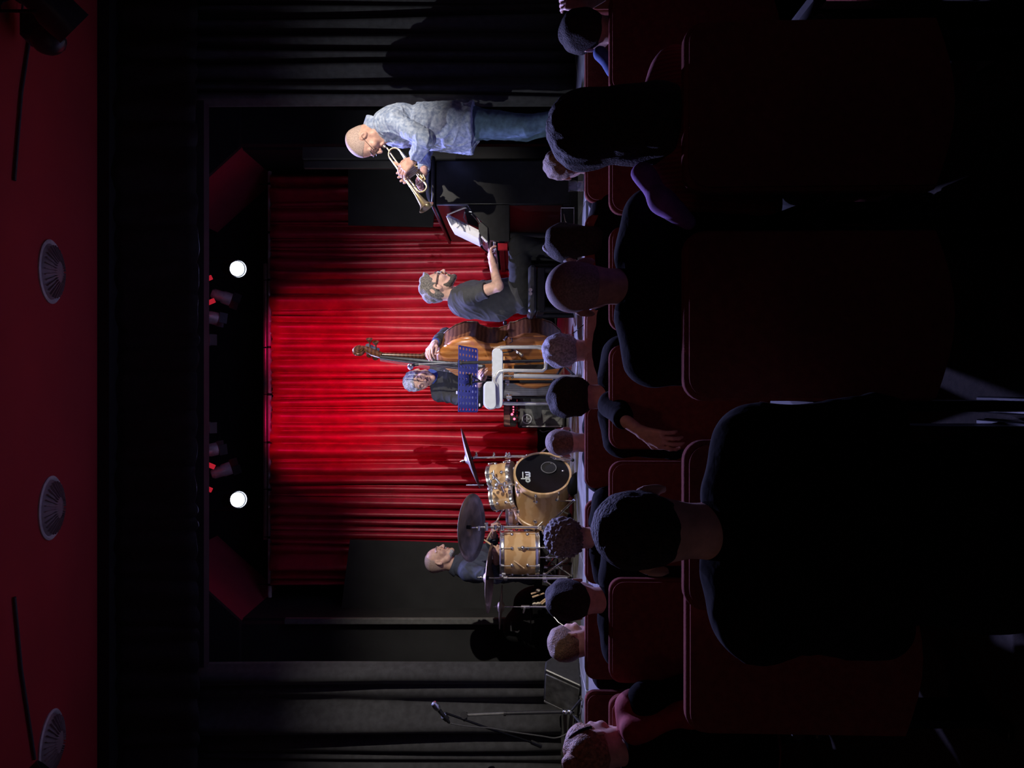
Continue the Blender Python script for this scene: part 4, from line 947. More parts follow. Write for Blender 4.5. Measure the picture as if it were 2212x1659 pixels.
# ================================================================ DRUM KIT
def lugs(par, c, ax, R, zs, n, ph, m='chrome', size=0.016, L=0.03):
    u, v, d = basis(ax)
    for z in zs:
        for i in range(n):
            a = ph + 2 * math.pi * i / n; r = math.cos(a) * u + math.sin(a) * v; p = c + d * z + r * R
            MB().lathe([(size, 0), (size * 0.95, 0.006), (size * 0.6, 0.013), (0.0, 0.016)], p, r, 12, False, False).build('lug', m, par)
def rods(par, c, ax, R, L, n, ph, sgn, z):
    u, v, d = basis(ax); mb = MB()
    for i in range(n):
        a = ph + 2 * math.pi * i / n; r = math.cos(a) * u + math.sin(a) * v; p = c + d * z + r * (R + 0.012)
        MB().cyl(p, p + d * L * sgn, 0.003, n=6).cyl(p + d * L * sgn, p + d * (L + 0.012) * sgn, 0.007, n=8).build('tension_rod', 'chrome', par)
def drum(name, label, c0, ax, R, H, shell='maple', nl=6, ph=0.0, topm='clearhead', botm='clearhead', single=False):
    c0 = np.array(c0, float); ax = nrm(ax)
    t = thing(name, label, 'drum', c0)
    MB().lathe([(R, 0.0), (R, H)], c0, ax, 48, False, False).build('shell', shell, t)
    MB().lathe([(0, 0), (R * 0.9, 0.0), (R * 0.985, -0.006), (R * 1.0, -0.004)], c0, ax, 48, False, False).build('bottom_head', botm, t)
    MB().lathe([(0, H), (R * 0.9, H), (R * 0.985, H + 0.006), (R * 1.0, H + 0.004)], c0, ax, 48, False, False).build('top_head', topm, t)
    for (z, s_) in ((0.0, -1), (H, 1)):
        MB().lathe([(R * 1.01, z - s_ * 0.018), (R * 1.045, z - s_ * 0.018), (R * 1.05, z - s_ * 0.012), (R * 1.03, z), (R * 1.03, z + s_ * 0.012), (R * 1.045, z + s_ * 0.018), (R * 1.02, z + s_ * 0.018), (R * 1.0, z)], c0, ax, 48, False, False).build('hoop', 'chrome', t)
    zs = (H * 0.28, H * 0.72) if not single else (H * 0.5,)
    lugs(t, c0, ax, R, zs, nl, ph)
    rods(t, c0, ax, R, H * 0.28, nl, ph, -1, H * 0.28 + 0.0); rods(t, c0, ax, R, H * 0.28, nl, ph, 1, H * 0.72)
    return t
# bass drum
BDc = at(1187, 1021, 5.95); BDc[2] = STAGE + 0.255; bax = nrm((-math.sin(math.radians(50)), math.cos(math.radians(50)), 0.0)); RB = 0.222
bd = thing('bass_drum', 'golden maple bass drum with a black front head and white letters', 'drum', (BDc[0], BDc[1], STAGE))
MB().lathe([(RB, 0.045), (RB, 0.40)], BDc, bax, 64, False, False).build('shell', 'maple', bd)
MB().lathe([(0, 0.012), (RB * 0.93, 0.012), (RB * 0.97, 0.008), (RB * 0.985, 0.012)], BDc, bax, 64, False, False).build('front_head', 'drumhead', bd)
MB().lathe([(RB * 0.975, 0.0), (RB + 0.010, 0.0), (RB + 0.012, 0.004), (RB + 0.012, 0.042), (RB + 0.002, 0.046), (RB * 0.975, 0.03), (RB * 0.975, 0.0)], BDc, bax, 64, False, False).build('front_hoop', 'maple_d', bd)
MB().lathe([(RB * 0.975, 0.445), (RB + 0.010, 0.445), (RB + 0.012, 0.44), (RB + 0.012, 0.402), (RB + 0.002, 0.398)], BDc, bax, 64, False, False).build('rear_hoop', 'maple_d', bd)
MB().lathe([(RB * 0.97, 0.43), (0.0, 0.43)], BDc, bax, 48, False, False).build('rear_head', 'clearhead', bd)
bu = nrm(np.cross(bax, (0, 0, 1.0))); bu = -bu if bu[0] < 0 else bu; bz = np.array((0, 0, 1.0))
pc = BDc + bu * 0.058 - bz * 0.052
MB().lathe([(0.058, 0.0), (0.0635, 0.0), (0.0635, 0.006), (0.058, 0.006)], pc - bax * -0.006, -bax, 32, False, False).build('port_ring', 'strip', bd)
MB().lathe([(0.058, 0.001), (0.0, 0.001)], pc + bax * 0.008, -bax, 32, False, False).build('port_hole', 'black', bd)
MB().ball(BDc + bu * 0.11 - bz * 0.075 + bax * 0.008, 0.006, 8).ball(BDc + bu * 0.025 - bz * 0.165 + bax * 0.008, (0.010, 0.010, 0.010), 8).build('screw_cap', 'chrome', bd)
# letters d w as raised white shapes
def stroke(mb, pts, wd, o, U, V, W):
    mb_p = [o + U * a + V * b for a, b in pts]
    for i in range(len(mb_p) - 1):
        a, b = mb_p[i], mb_p[i + 1]; d = nrm(b - a); s_ = np.cross(d, W)
        mb.add([a - s_ * wd - d * wd * .7, a + s_ * wd - d * wd * .7, b + s_ * wd + d * wd * .7, b - s_ * wd + d * wd * .7], [(0, 1, 2, 3)])
mb = MB(); lo_ = BDc - bu * 0.075 + bz * 0.118 + bax * 0.0065
ringp = [(-0.003 + 0.0155 * math.cos(a), 0.000 + 0.0135 * math.sin(a)) for a in [2 * math.pi * i / 14 for i in range(15)]]
stroke(mb, ringp, 0.0065, lo_, bu, bz, -bax); stroke(mb, [(0.016, -0.013), (0.016, 0.052)], 0.0055, lo_, bu, bz, -bax)
wv = lo_ + bu * 0.058
stroke(mb, [(-0.026, 0.018), (-0.026, -0.008), (-0.018, -0.014), (-0.006, -0.014), (0, -0.006), (0.0, 0.012)], 0.0068, wv, bu, bz, -bax)
stroke(mb, [(0.0, -0.006), (0.006, -0.014), (0.018, -0.014), (0.026, -0.008), (0.026, 0.018)], 0.0068, wv, bu, bz, -bax)
stroke(mb, [(-0.030, 0.040), (0.030, 0.040)], 0.004, wv, bu, bz, -bax)
mb.build('white_lettering', 'white', bd, smooth=False)
u_, v_, d_ = basis(bax)
for i in range(8):
    a = 2 * math.pi * i / 8 + 0.26; r = math.cos(a) * u_ + math.sin(a) * v_
    for z, s_ in ((0.10, -1), (0.345, 1)):
        MB().lathe([(0.020, 0), (0.019, 0.008), (0.010, 0.016), (0.0, 0.018)], BDc + bax * z + r * RB, r, 14, False, False).build('lug', 'chrome', bd)
        e = BDc + bax * (0.0 if s_ < 0 else 0.445) + r * (RB + 0.018); f = BDc + bax * z + r * (RB + 0.014)
        MB().cyl(e, f, 0.0035, n=6).box(e + bax * 0.02 * -s_, (0.018, 0.03, 0.016), np.stack([np.cross(r, bax), bax, r], 1), bev=0.004).build('claw', 'chrome', bd)
# spur brackets and legs
sp = BDc + bax * 0.20 + nrm(-bu * 0.96 - bz * 0.28) * RB
nb = nrm(-bu * 0.96 - bz * 0.28)
sp = at(1196, 1079, 5.95)
MB().lathe([(0.030, 0), (0.028, 0.012), (0.016, 0.028), (0.0, 0.032)], sp, nb, 16, False, False).build('spur_bracket', 'chrome', bd)
MB().cyl(sp + nb * 0.01, at(1262, 1083, 5.8), 0.007, n=8).ball(at(1262, 1083, 5.8), 0.012, 8).build('spur', 'chrome', bd)
MB().cyl(at(1157, 1089, 5.97) , at(1161, 1094, 5.94), 0.018, n=14).build('shell_badge', 'silver', bd)
# cymbal stand legs crossing before the shell
cs = thing('pillow', 'dark cushion wedged against the front head of the bass drum', 'cushion', at(1255, 1040, 5.78))
fl = Field(); fl.ell(at(1243, 1046, 5.72), (0.09, 0.05, 0.055), Ry(0.5), 0.02); fl.ell(at(1252, 1030, 5.75), (0.05, 0.05, 0.04), None, 0.03)
field_obj(fl, 'cover', 'jacket', cs, 0.007, lambda V, N: 0.004 * wob(V, 5, 50))
# rack toms
tA = drum('rack_tom', 'small golden rack tom nearer the crash cymbal on the bass drum', at(1105, 1023, 6.1), nrm((0.00 - 0.18, 0.32, 0.93)), 0.098, 0.175, nl=5, ph=0.3)
tB = drum('rack_tom', 'golden rack tom nearer the big ride cymbal on the bass drum', at(1112, 1070, 6.12), nrm((-0.15, 0.30, 0.94)), 0.105, 0.175, nl=5, ph=0.9)
hw = thing('tom_holder', 'chrome tom holder with clamps between the two rack toms', 'drum hardware', at(1135, 1048, 6.1))
def C(a, b, r, nm, par, m='chrome', n=10): return MB().cyl(at(*a), at(*b), r, n=n).build(nm, m, par)
C((1138, 1050, 6.12), (1070, 1044, 6.02), 0.011, 'post', hw)
for (x, y, r) in ((1066, 1032, .018), (1060, 1040, .016), (1056, 1056, .017), (1073, 1047, .02), (1090, 1046, .022), (1094, 1036, .014), (1101, 1052, .015), (1124, 1045, .022), (1126, 1037, .015), (1130, 1058, .015)):
    MB().cyl(at(x - 3, y, 5.96), at(x + 3, y, 5.96), r * 0.7, n=12).ball(at(x, y, 5.955), (r, r * .8, r * .7), 10).build('clamp', 'chrome', hw)
C((1067, 1030, 5.98), (1066, 1016, 6.0), 0.007, 'arm', hw); C((1083, 1050, 5.96), (1088, 1063, 5.98), 0.008, 'arm', hw); C((1052, 1044, 5.98), (1064, 1060, 5.97), 0.008, 'arm', hw); C((1079, 1043, 5.96), (1064, 1026, 5.96), 0.009, 'arm', hw)
C((1007, 1048, 6.05), (1045, 1048, 6.05), 0.005, 'tall_rod', hw)
# white towel/pad behind the drum
tag(MB().box((at(0, 1016, 6.45)[0], 6.45, (at(1116, 0, 6.45)[2] + STAGE) / 2), (0.16, 0.02, at(1116, 0, 6.45)[2] - STAGE), Rz(0.4), bev=0.006).build('drum_pad', 'paper'), 'white board standing on the stage behind the rack toms', 'pad')
# snare
sn = drum('snare_drum', 'maple snare drum with a black band and chrome hoops behind the bass drum', at(1130, 1104, 6.42), nrm((-0.02, -0.10, 1)), 0.150, 0.125, 'maple', 8, 0.2, 'clearhead', 'clearhead', True)
MB().lathe([(0.152, 0.02), (0.152, 0.055)], at(1130, 1104, 6.42), nrm((-0.02, -0.10, 1)), 48, False, False).build('black_band', 'black', sn)
ss = thing('snare_stand', 'chrome tripod snare stand below the snare drum', 'stand', (at(0, 1104, 6.42)[0], 6.42, STAGE))
pb_ = np.array((at(0, 1104, 6.42)[0], 6.42, 0)); z_ = at(1135, 0, 6.42)[2]
MB().cyl(pb_ + (0, 0, STAGE + .1), pb_ + (0, 0, z_), 0.012, n=10).build('pole', 'chrome', ss)
for k in range(3):
    a = 2.1 * k + .5; e = np.array((math.cos(a), math.sin(a), 0))
    MB().cyl(pb_ + (0, 0, STAGE + .16), pb_ + e * 0.2 + (0, 0, STAGE + 0.01), 0.008, n=8).build('leg', 'chrome', ss)
    MB().cyl(pb_ + (0, 0, z_ - .03), pb_ + e * 0.15 + (0, 0, z_ + 0.0), 0.006, n=8).build('basket_arm', 'chrome', ss)
# floor tom
FT = at(1160, 1194, 6.05)
ft = drum('floor_tom', 'golden maple floor tom with chrome lugs in front of the drummer', FT, (0, 0, 1), 0.172, 0.285, 'maple', 8, 0.42)
MB().lathe([(0.011, 0), (0.0, 0.002)], at(1118, 1219, 5.90), nrm((-0.4, -1, 0)), 16).build('air_vent', 'black', ft)
for a in (-1.15, 0.9, 2.9):
    r = np.array((math.cos(a), math.sin(a), 0)); p = FT + r * 0.193
    MB().cyl(p + (0, 0, 0.16), np.array((p[0], p[1], STAGE + 0.01)) + r * 0.02, 0.006, n=8).build('leg', 'chrome', ft)
    MB().cyl(FT + r * 0.17 + (0, 0, .12), p + (0, 0, .12), 0.016, n=12).ball(p + (0, 0, .12), 0.018, 10).build('leg_bracket', 'chrome', ft)
    MB().lathe([(0.014, 0), (0.014, 0.025)], np.array((p[0], p[1], STAGE)) + r * 0.02, (0, 0, 1), 10).build('rubber_foot', 'black', ft)
MB().cyl(at(1105, 1221, 5.9), at(1112, 1221, 5.9), 0.004, n=6).build('vent_key', 'black', ft)
# cymbals
def cymbal(name, label, c, up, R, m, rod=0.03):
    c = np.array(c, float); up = nrm(up); t = thing(name, label, 'cymbal', c)
    mb = MB(); pr = [(0.008, 0.024), (R * 0.06, 0.023), (R * 0.12, 0.016), (R * 0.16, 0.004), (R * 0.4, -0.004), (R * 0.75, -0.016), (R * 1.0, -0.028)]
    o = mb.lathe(pr, c, up, 64, False, False).build('bronze_disc', m, t, ang=60)
    md = o.modifiers.new('s', 'SOLIDIFY'); md.thickness = 0.0022
    MB().cyl(c + up * 0.02, c + up * (0.035 + rod), 0.004, n=8).cyl(c + up * 0.038, c + up * 0.05, 0.011, n=12).build('wing_nut', 'chrome', t)
    MB().cyl(c - up * 0.018, c + up * 0.018, 0.016, n=14).build('felt_washer', 'black', t)
    for f in (0.3, 0.45, 0.6, 0.75, 0.9):
        pass
    return t
def tri_base(par, bx, by, top, spread, ang0, n=3, r=0.009, split=0.30, m='chrome'):
    b = np.array((bx, by, STAGE)); 
    for k in range(n):
        a = ang0 + 2 * math.pi * k / n; e = np.array((math.cos(a), math.sin(a), 0))
        for q in (-0.006, 0.006):
            s_ = np.array((-e[1], e[0], 0)) * q
            MB().cyl(b + s_ + (0, 0, split), b + e * spread + s_ + (0, 0, 0.012), 0.005, n=6).build('leg', m, par)
        MB().cyl(b + (0, 0, split * 0.45), b + e * spread * 0.55 + (0, 0, split * 0.47), 0.004, n=6).build('leg_brace', m, par)
        MB().ball(b + e * spread + (0, 0, 0.012), 0.014, 8).build('rubber_foot', 'black', par)
c1 = at(1010, 992, 6.15)
n1 = nrm((0.32, 0.06, 0.0)); 
cymbal('crash_cymbal', 'bright tilted crash cymbal above the small rack tom', c1, (-0.30, -0.03, 0.95), 0.262, 'cymdark')
s1 = thing('cymbal_stand', 'chrome straight stand of the tilted crash cymbal', 'cymbal stand', (at(0, 986, 6.2)[0], 6.2, STAGE))
C((1018, 989, 6.17), (1132, 986, 6.2), 0.009, 'upper_tube', s1); C((1100, 986, 6.2), (1225, 986, 6.2), 0.013, 'lower_tube', s1)
for (x, r) in ((1029, .018), (1067, .018), (1094, .024), (1100, .018)): MB().cyl(at(x - 3, 987, 6.2), at(x + 3, 987, 6.2), r, n=12).ball(at(x, 981, 6.17), (.018, .012, .01), 8).build('joint', 'chrome', s1)
C((1020, 990, 6.16), (1028, 987, 6.19), 0.014, 'tilter', s1)
tri_base(s1, at(0, 986, 6.2)[0], 6.2, 0, 0.24, 0.5)
c2 = at(1013, 1139, 5.95)
cymbal('ride_cymbal', 'big dark ride cymbal tipped back in front of the drummer', c2, (-0.03, 0.36, 0.93), 0.270, 'cymdark')
s2 = thing('cymbal_stand', 'chrome stand with many clamps below the big ride cymbal', 'cymbal stand', (at(0, 1139, 6.0)[0], 6.0, STAGE))
C((1014, 1140, 5.96), (1038, 1139, 5.99), 0.006, 'rod', s2); C((1036, 1139, 6.0), (1105, 1139, 6.0), 0.010, 'upper_tube', s2); C((1090, 1139, 6.0), (1225, 1139, 6.0), 0.014, 'lower_tube', s2)
for (x, y, r) in ((1034, 1141, .018), (1051, 1133, .017), (1051, 1141, .022), (1070, 1139, .019), (1082, 1139, .019), (1086, 1140, .016), (1172, 1139, .02), (1174, 1150, .012)):
    MB().cyl(at(x - 3.5, y, 5.97), at(x + 3.5, y, 5.97), r, n=12).cyl(at(x, y - 5, 5.94), at(x, y + 5, 5.94), r * .5, n=8).build('clamp', 'chrome', s2)
C((1051, 1128, 5.94), (1051, 1146, 5.94), 0.009, 'wing_bolt', s2)
tri_base(s2, at(0, 1139, 6.0)[0], 6.0, 0, 0.26, 0.2)
C((1174, 1143, 5.96), (1240, 1080, 5.75), 0.010, 'long_leg', s2); C((1214, 1103, 5.82), (1226, 1110, 5.9), 0.006, 'leg_link', s2)
c3 = at(1051, 1248, 5.8)
cymbal('crash_cymbal', 'brown flat crash cymbal at the left of the floor tom', c3, (0.03, 0.10, 0.99), 0.266, 'cymbrown', 0.035)
s3 = thing('cymbal_stand', 'chrome stand of the brown crash cymbal with wide tripod', 'cymbal stand', (at(0, 1249, 5.85)[0], 5.85, STAGE))
C((1052, 1248, 5.8), (1070, 1249, 5.85), 0.006, 'rod', s3); C((1068, 1249, 5.85), (1180, 1249, 5.85), 0.009, 'upper_tube', s3); C((1175, 1249, 5.85), (1225, 1249, 5.85), 0.013, 'lower_tube', s3)
for (x, y, r) in ((1083, 1246, .022), (1088, 1241, .016), (1092, 1249, .018), (1176, 1250, .022), (1177, 1240, .012), (1178, 1256, .013)): MB().cyl(at(x - 4, y, 5.84), at(x + 4, y, 5.84), r, n=12).build('clamp', 'chrome', s3)
for (p, q) in (((1176, 1242, 5.84), (1226, 1206, 5.75)), ((1180, 1257, 5.84), (1202, 1272, 5.75)), ((1202, 1272, 5.75), (1246, 1290, 5.7)), ((1222, 1249, 5.85), (1238, 1240, 6.1))):
    C(p, q, 0.007, 'leg', s3)
# hi-hat
hh = thing('hi_hat', 'hi-hat cymbals on a thin chrome rod at the far left of the kit', 'cymbal', (at(0, 1311, 5.95)[0], 5.95, STAGE))
ch = at(1083, 1311, 5.95)
for (dz, s_) in ((0.012, 1), (-0.006, -1)):
    o = MB().lathe([(0.006, 0.02 * s_), (0.03, 0.015 * s_), (0.04, 0.004 * s_), (0.10, -0.002 * s_), (0.172, -0.010 * s_)], ch + (0, 0, dz), nrm((0.05, 0.04, 1)), 48, False, False).build('bronze_disc', 'cymbrown', hh, ang=60)
    md = o.modifiers.new('s', 'SOLIDIFY'); md.thickness = 0.002
C((1066, 1311, 5.95), (1130, 1311, 5.95), 0.005, 'pull_rod', hh); C((1070, 1311, 5.95), (1080, 1311, 5.95), 0.012, 'clutch', hh)
C((1125, 1311, 5.95), (1202, 1311, 5.95), 0.010, 'tube', hh)
MB().cyl(at(1126, 1311, 5.93), at(1144, 1311, 5.93), 0.016, n=12).box(at(1132, 1318, 5.91), (0.05, 0.02, 0.015), Ry(0.3), bev=0.004).build('wing_clamp', 'chrome', hh)
C((1178, 1311, 5.95), (1186, 1311, 5.95), 0.018, 'leg_collar', hh)
for (p, q) in (((1182, 1308, 5.94), (1202, 1294, 5.85)), ((1182, 1316, 5.94), (1207, 1345, 5.85)), ((1202, 1294, 5.85), (1245, 1275, 5.7)), ((1207, 1345, 5.85), (1245, 1370, 5.75)), ((1185, 1311, 5.95), (1235, 1311, 6.2))):
    C(p, q, 0.007, 'leg', hh)
# second stand of the snare / floor tom seen under the tom
s4 = thing('foot_pedal_stand', 'chrome tripod legs below the floor tom', 'stand', (at(0, 1204, 6.2)[0], 6.2, STAGE))
C((1160, 1204, 6.2), (1226, 1204, 6.2), 0.008, 'tube', s4)
for (p, q) in (((1181, 1203, 6.2), (1192, 1185, 6.1)), ((1184, 1208, 6.2), (1235, 1245, 6.0)), ((1181, 1197, 6.2), (1181, 1212, 6.2)), ((1192, 1185, 6.1), (1228, 1170, 6.0)), ((1184, 1204, 6.2), (1228, 1204, 6.4))): C(p, q, 0.008, 'leg', s4)
C((1178, 1203, 6.18), (1186, 1205, 6.18), 0.018, 'leg_collar', s4)
th = thing('drum_throne', 'black round drum throne under the drummer', 'stool', (at(0, 1226, 6.5)[0], 6.5, STAGE))
MB().lathe([(0, 0), (0.15, 0), (0.17, 0.03), (0.165, 0.07), (0.0, 0.085)], at(1170, 1226, 6.5), (0, 0, 1), 32).build('seat', 'satin', th)
MB().cyl(at(1170, 1226, 6.5), at(1215, 1226, 6.5), 0.02, n=12).build('post', 'chrome', th)
tri_base(th, at(0, 1226, 6.5)[0], 6.5, 0, 0.25, 0.9, split=0.2)
# stick bag with sticks and mallets
sb = thing('stick_bag', 'open black stick bag hanging by the hi-hat with sticks and mallets', 'bag', at(1205, 1300, 6.15))
fl = Field(); fl.ecyl(at(1212, 1300, 6.2), at(1150, 1302, 6.2), (0.14, 0.03), (0.13, 0.022), (1, 0, 0), 0.01)
field_obj(fl, 'bag', 'jacket', sb, 0.008, lambda V, N: 0.004 * wob(V, 8, 30))
for (p, q, ball) in (((1147, 1283, 6.12), (1165, 1277, 6.12), 1), ((1150, 1290, 6.12), (1176, 1281, 6.12), 0), ((1165, 1304, 6.12), (1179, 1293, 6.12), 0), ((1170, 1305, 6.12), (1180, 1297, 6.12), 0)):
    k = tag(MB().cyl(at(*p), at(*q), 0.008, 0.007, n=8).build('drum_stick', 'stickwood'), {1147: 'thin pale stick at the right edge of the black stick bag', 1150: 'thickest long pale stick in the middle of the black stick bag', 1165: 'pale stick left of the thick one in the black stick bag', 1170: 'short pale stick at the left edge of the black stick bag'}[p[0]], 'drum stick', 'sticks in the stick bag')
for (x, y) in ((1162, 1275), (1155, 1305), (1163, 1304)):
    tag(MB().ball(at(x, y, 6.10), (0.015, 0.012, 0.02), 12).build('mallet_head', 'felt'), {1162: 'single round felt mallet head at the right edge of the stick bag', 1155: 'upper felt mallet head at the left edge of the stick bag', 1163: 'lower felt mallet head at the left edge of the stick bag'}[x], 'mallet', 'mallets in the stick bag')
# dark gig bag behind
gb_ = thing('gig_bag', 'soft black gig bag with a handle leaning behind the hi-hat', 'bag', (at(0, 1355, 6.9)[0], 6.9, STAGE))
fl = Field(); a_ = at(1190, 1352, 6.9); fl.cone((a_[0] - .02, 6.9, STAGE + .18), (a_[0], 6.9, STAGE + 0.42), 0.24, 0.17, 0.05); fl.ell((a_[0] + .2, 6.92, STAGE + 0.25), (0.16, 0.14, 0.24), None, 0.06); fl.half((0, 0, STAGE + 0.004), (0, 0, -1), (-5, 5, 0), (5, 8, 3))
field_obj(fl, 'body', 'blacktrouser', gb_, 0.012, lambda V, N: 0.012 * wob(V, 9, 12))
h0 = a_ + np.array((-0.02, -0.24, 0.18))
MB().tube([at(1104, 1342, 6.62), at(1104, 1362, 6.6), at(1118, 1366, 6.6), at(1122, 1362, 6.62)], 0.009, 8).build('handle', 'tolex', gb_)
MB().tube([at(1145, 1318, 6.62), at(1147, 1350, 6.6), at(1146, 1385, 6.64)], 0.006, 6).build('zip', 'tolex', gb_)
# ================================================================ PEOPLE
def headR(face, up):
    f = nrm(face); u = np.array(up, float); u = nrm(u - f * np.dot(u, f)); r = np.cross(f, u); return np.stack([r, f, u], 1)
def add_head(fl, H, R, s=1.0, k=0.015, detail=True):
    def q(x, y, z): return H + R @ (np.array((x, y, z)) * s)
    E = lambda c, r, kk=0.015, Rr=None, sub=False: fl.ell(q(*c), np.array(r) * s, R if Rr is None else R @ Rr, kk * s, sub=sub)
    Cn = lambda a, b, ra, rb, kk=0.015, sub=False: fl.cone(q(*a), q(*b), ra * s, rb * s, kk * s, sub=sub)
    E((0, -0.018, 0.036), (0.076, 0.098, 0.080), 0.02)
    E((0, -0.035, -0.01), (0.062, 0.062, 0.06), 0.03)
    if not detail: E((0, 0.03, -0.02), (0.062, 0.064, 0.085), 0.02)
    else:
        E((0, 0.034, -0.012), (0.060, 0.056, 0.080), 0.02)
        for sx in (-1, 1):
            Cn((sx * 0.052, -0.002, -0.035), (sx * 0.045, 0.015, -0.068), 0.02, 0.02, 0.02)
            Cn((sx * 0.045, 0.015, -0.068), (sx * 0.013, 0.070, -0.095), 0.020, 0.018, 0.02)
            E((sx * 0.042, 0.063, -0.022), (0.022, 0.020, 0.022), 0.02)
            Cn((sx * 0.012, 0.087, 0.024), (sx * 0.045, 0.072, 0.022), 0.011, 0.009, 0.012)
        Cn((0, 0.05, -0.07), (0, 0.078, -0.096), 0.03, 0.019, 0.02)
        for sx in (-1, 1): E((sx * 0.031, 0.096, 0.003), (0.017, 0.015, 0.012), 0.012, sub=True)
        for sx in (-1, 1): E((sx * 0.031, 0.077, 0.003), (0.0145, 0.0125, 0.0115), 0.004)
        Cn((0, 0.088, 0.014), (0, 0.113, -0.024), 0.0085, 0.0115, 0.012)
        for sx in (-1, 1): E((sx * 0.011, 0.101, -0.029), (0.008, 0.011, 0.008), 0.006)
        Cn((-0.016, 0.088, -0.054), (0.016, 0.088, -0.054), 0.0075, 0.0075, 0.009)
        Cn((-0.014, 0.088, -0.067), (0.014, 0.088, -0.067), 0.0085, 0.0085, 0.007)
        Cn((-0.02, 0.101, -0.0607), (0.02, 0.101, -0.0607), 0.0035, 0.0035, 0.004, True)
    for sx in (-1, 1):
        E((sx * 0.080, -0.008, -0.004), (0.009, 0.019, 0.032), 0.006, Ry(0) @ Rz(sx * 0.45) @ Rx(-0.15))
        E((sx * 0.088, -0.003, 0.0), (0.006, 0.010, 0.019), 0.004, Rz(sx * 0.45), True)
    return q
def hand(fl, W, d, n, size=1.0, curl=(0.5, 0.5, 0.55, 0.6), thumb=1, spread=0.12, tcurl=0.5, fr=0.0082):
    """W wrist, d towards the knuckles, n back of the hand, thumb=+1/-1: side of the thumb along cross(d, n)"""
    W = np.array(W, float); d = nrm(d); n = np.array(n, float); n = nrm(n - d * np.dot(n, d)); s_ = np.cross(d, n) * thumb; S = size
    kn = [W + d * L * S + s_ * o * S + n * 0.004 for L, o in ((0.085, 0.030), (0.090, 0.010), (0.086, -0.010), (0.078, -0.029))]
    for i, K in enumerate(kn):
        fl.cone(W + s_ * (0.012 - 0.008 * i) * S, K, 0.0155 * S, 0.0115 * S, 0.012)
    fl.cone(W, W + d * 0.02 * S, 0.021 * S, 0.02 * S, 0.015)
    Ls = ((.042, .026, .021), (.046, .030, .022), (.043, .028, .022), (.034, .021, .019))
    for i, K in enumerate(kn):
        a = 0; p = K; cc = curl[i] if hasattr(curl, '__len__') else curl
        dd = nrm(d + s_ * spread * (1.5 - i) * 0.5)
        for j, L in enumerate(Ls[i]):
            a += cc * (1.0 if j else 0.9); v = nrm(dd * math.cos(a) - n * math.sin(a)); e = p + v * L * S
            fl.cone(p, e, (fr + 0.0012 - 0.0008 * j) * S, (fr + 0.0004 - 0.0008 * j) * S, 0.004); p = e
    t0 = W + d * 0.022 * S + s_ * 0.020 * S; t1 = t0 + nrm(d * 0.7 + s_ * 0.7 - n * 0.25) * 0.040 * S
    t2 = t1 + nrm(d * (0.9) + s_ * (0.45 - tcurl) - n * tcurl) * 0.032 * S; t3 = t2 + nrm(d * 0.8 + s_ * (0.2 - tcurl) - n * tcurl) * 0.025 * S
    fl.cone(t0, t1, 0.014 * S, 0.0115 * S, 0.01); fl.cone(t1, t2, 0.0108 * S, 0.0098 * S, 0.004); fl.cone(t2, t3, 0.0098 * S, 0.0085 * S, 0.004)
    return kn
def frame_of(J):
    r = nrm(J['shR'] - J['shL']); u = nrm(J['N'] - J['Pv']); f = np.cross(u, r); r = np.cross(f, u) * 1.0; return nrm(r), nrm(f), u
def torso(fl, J, w=1.0, infl=0.0, dep=1.0, belly=0.0):
    r, f, u = frame_of(J); R = np.stack([r, f, u], 1); w_ = w
    fl.ell(J['C'], (0.155 * w_, 0.108 * dep, 0.175), R, 0.05, infl)
    fl.ell(J['W'] + f * belly * 0.5, (0.140 * w_, 0.100 * dep + belly, 0.15), R, 0.06, infl)
    fl.ell(J['Pv'], (0.160 * w_, 0.115 * dep, 0.12), R, 0.06, infl)
    for s_ in ('L', 'R'):
        fl.cone(J['N'] * 0.55 + J['sh' + s_] * 0.45 , J['sh' + s_], 0.052 , 0.056, 0.05, infl=infl)
        fl.cone(J['C'] * 0.6 + J['sh' + s_] * 0.4, J['C'], 0.08, 0.09, 0.05, infl=infl)
def arm(fl, J, s_, infl=0.0, t0=0.0, t1=1.0, fore=True, k=0.02, cuff=1.0):
    sh, el, wr = J['sh' + s_], J['el' + s_], J['wr' + s_]
    if not fore:
        fl.cone(sh, sh + (el - sh) * t1, 0.050, 0.046, k, (False, True), infl); return
    fl.cone(sh, el, 0.050, 0.040, k, infl=infl); fl.cone(el, el + (wr - el) * cuff, 0.040, 0.040 - 0.014 * cuff, 0.012, (False, cuff < 1 or infl > 0), infl)
def legs(fl, J, infl=0.0, cuff=1.0, k=0.03, sc=1.0):
    for s_ in ('L', 'R'):
        h, n_, a = J['hip' + s_], J['kn' + s_], J['an' + s_]
        fl.cone(h, n_, 0.086 * sc, 0.060 * sc, k, infl=infl); fl.cone(n_, a, 0.058 * sc, 0.040 * sc, 0.02, (False, infl > 0), infl)
def shoe(par, an, d, m='shoe'):
    f2 = Field(); an = np.array(an, float); d = nrm((d[0], d[1], 0)); z = STAGE if an[2] > 0.9 else 0.0
    b = np.array((an[0], an[1], z + 0.035))
    f2.cone(b - d * 0.05, b + d * 0.14, 0.036, 0.033, 0.01); f2.cone(b - d * 0.03, np.array((an[0], an[1], an[2])), 0.036, 0.034, 0.02); f2.half((0, 0, z + 0.003), (0, 0, -1), b - 0.3, b + 0.3)
    return field_obj(f2, 'shoe', m, par, 0.007)
def finish_body(fl, par, h, m): return field_obj(fl, 'body', m, par, h)
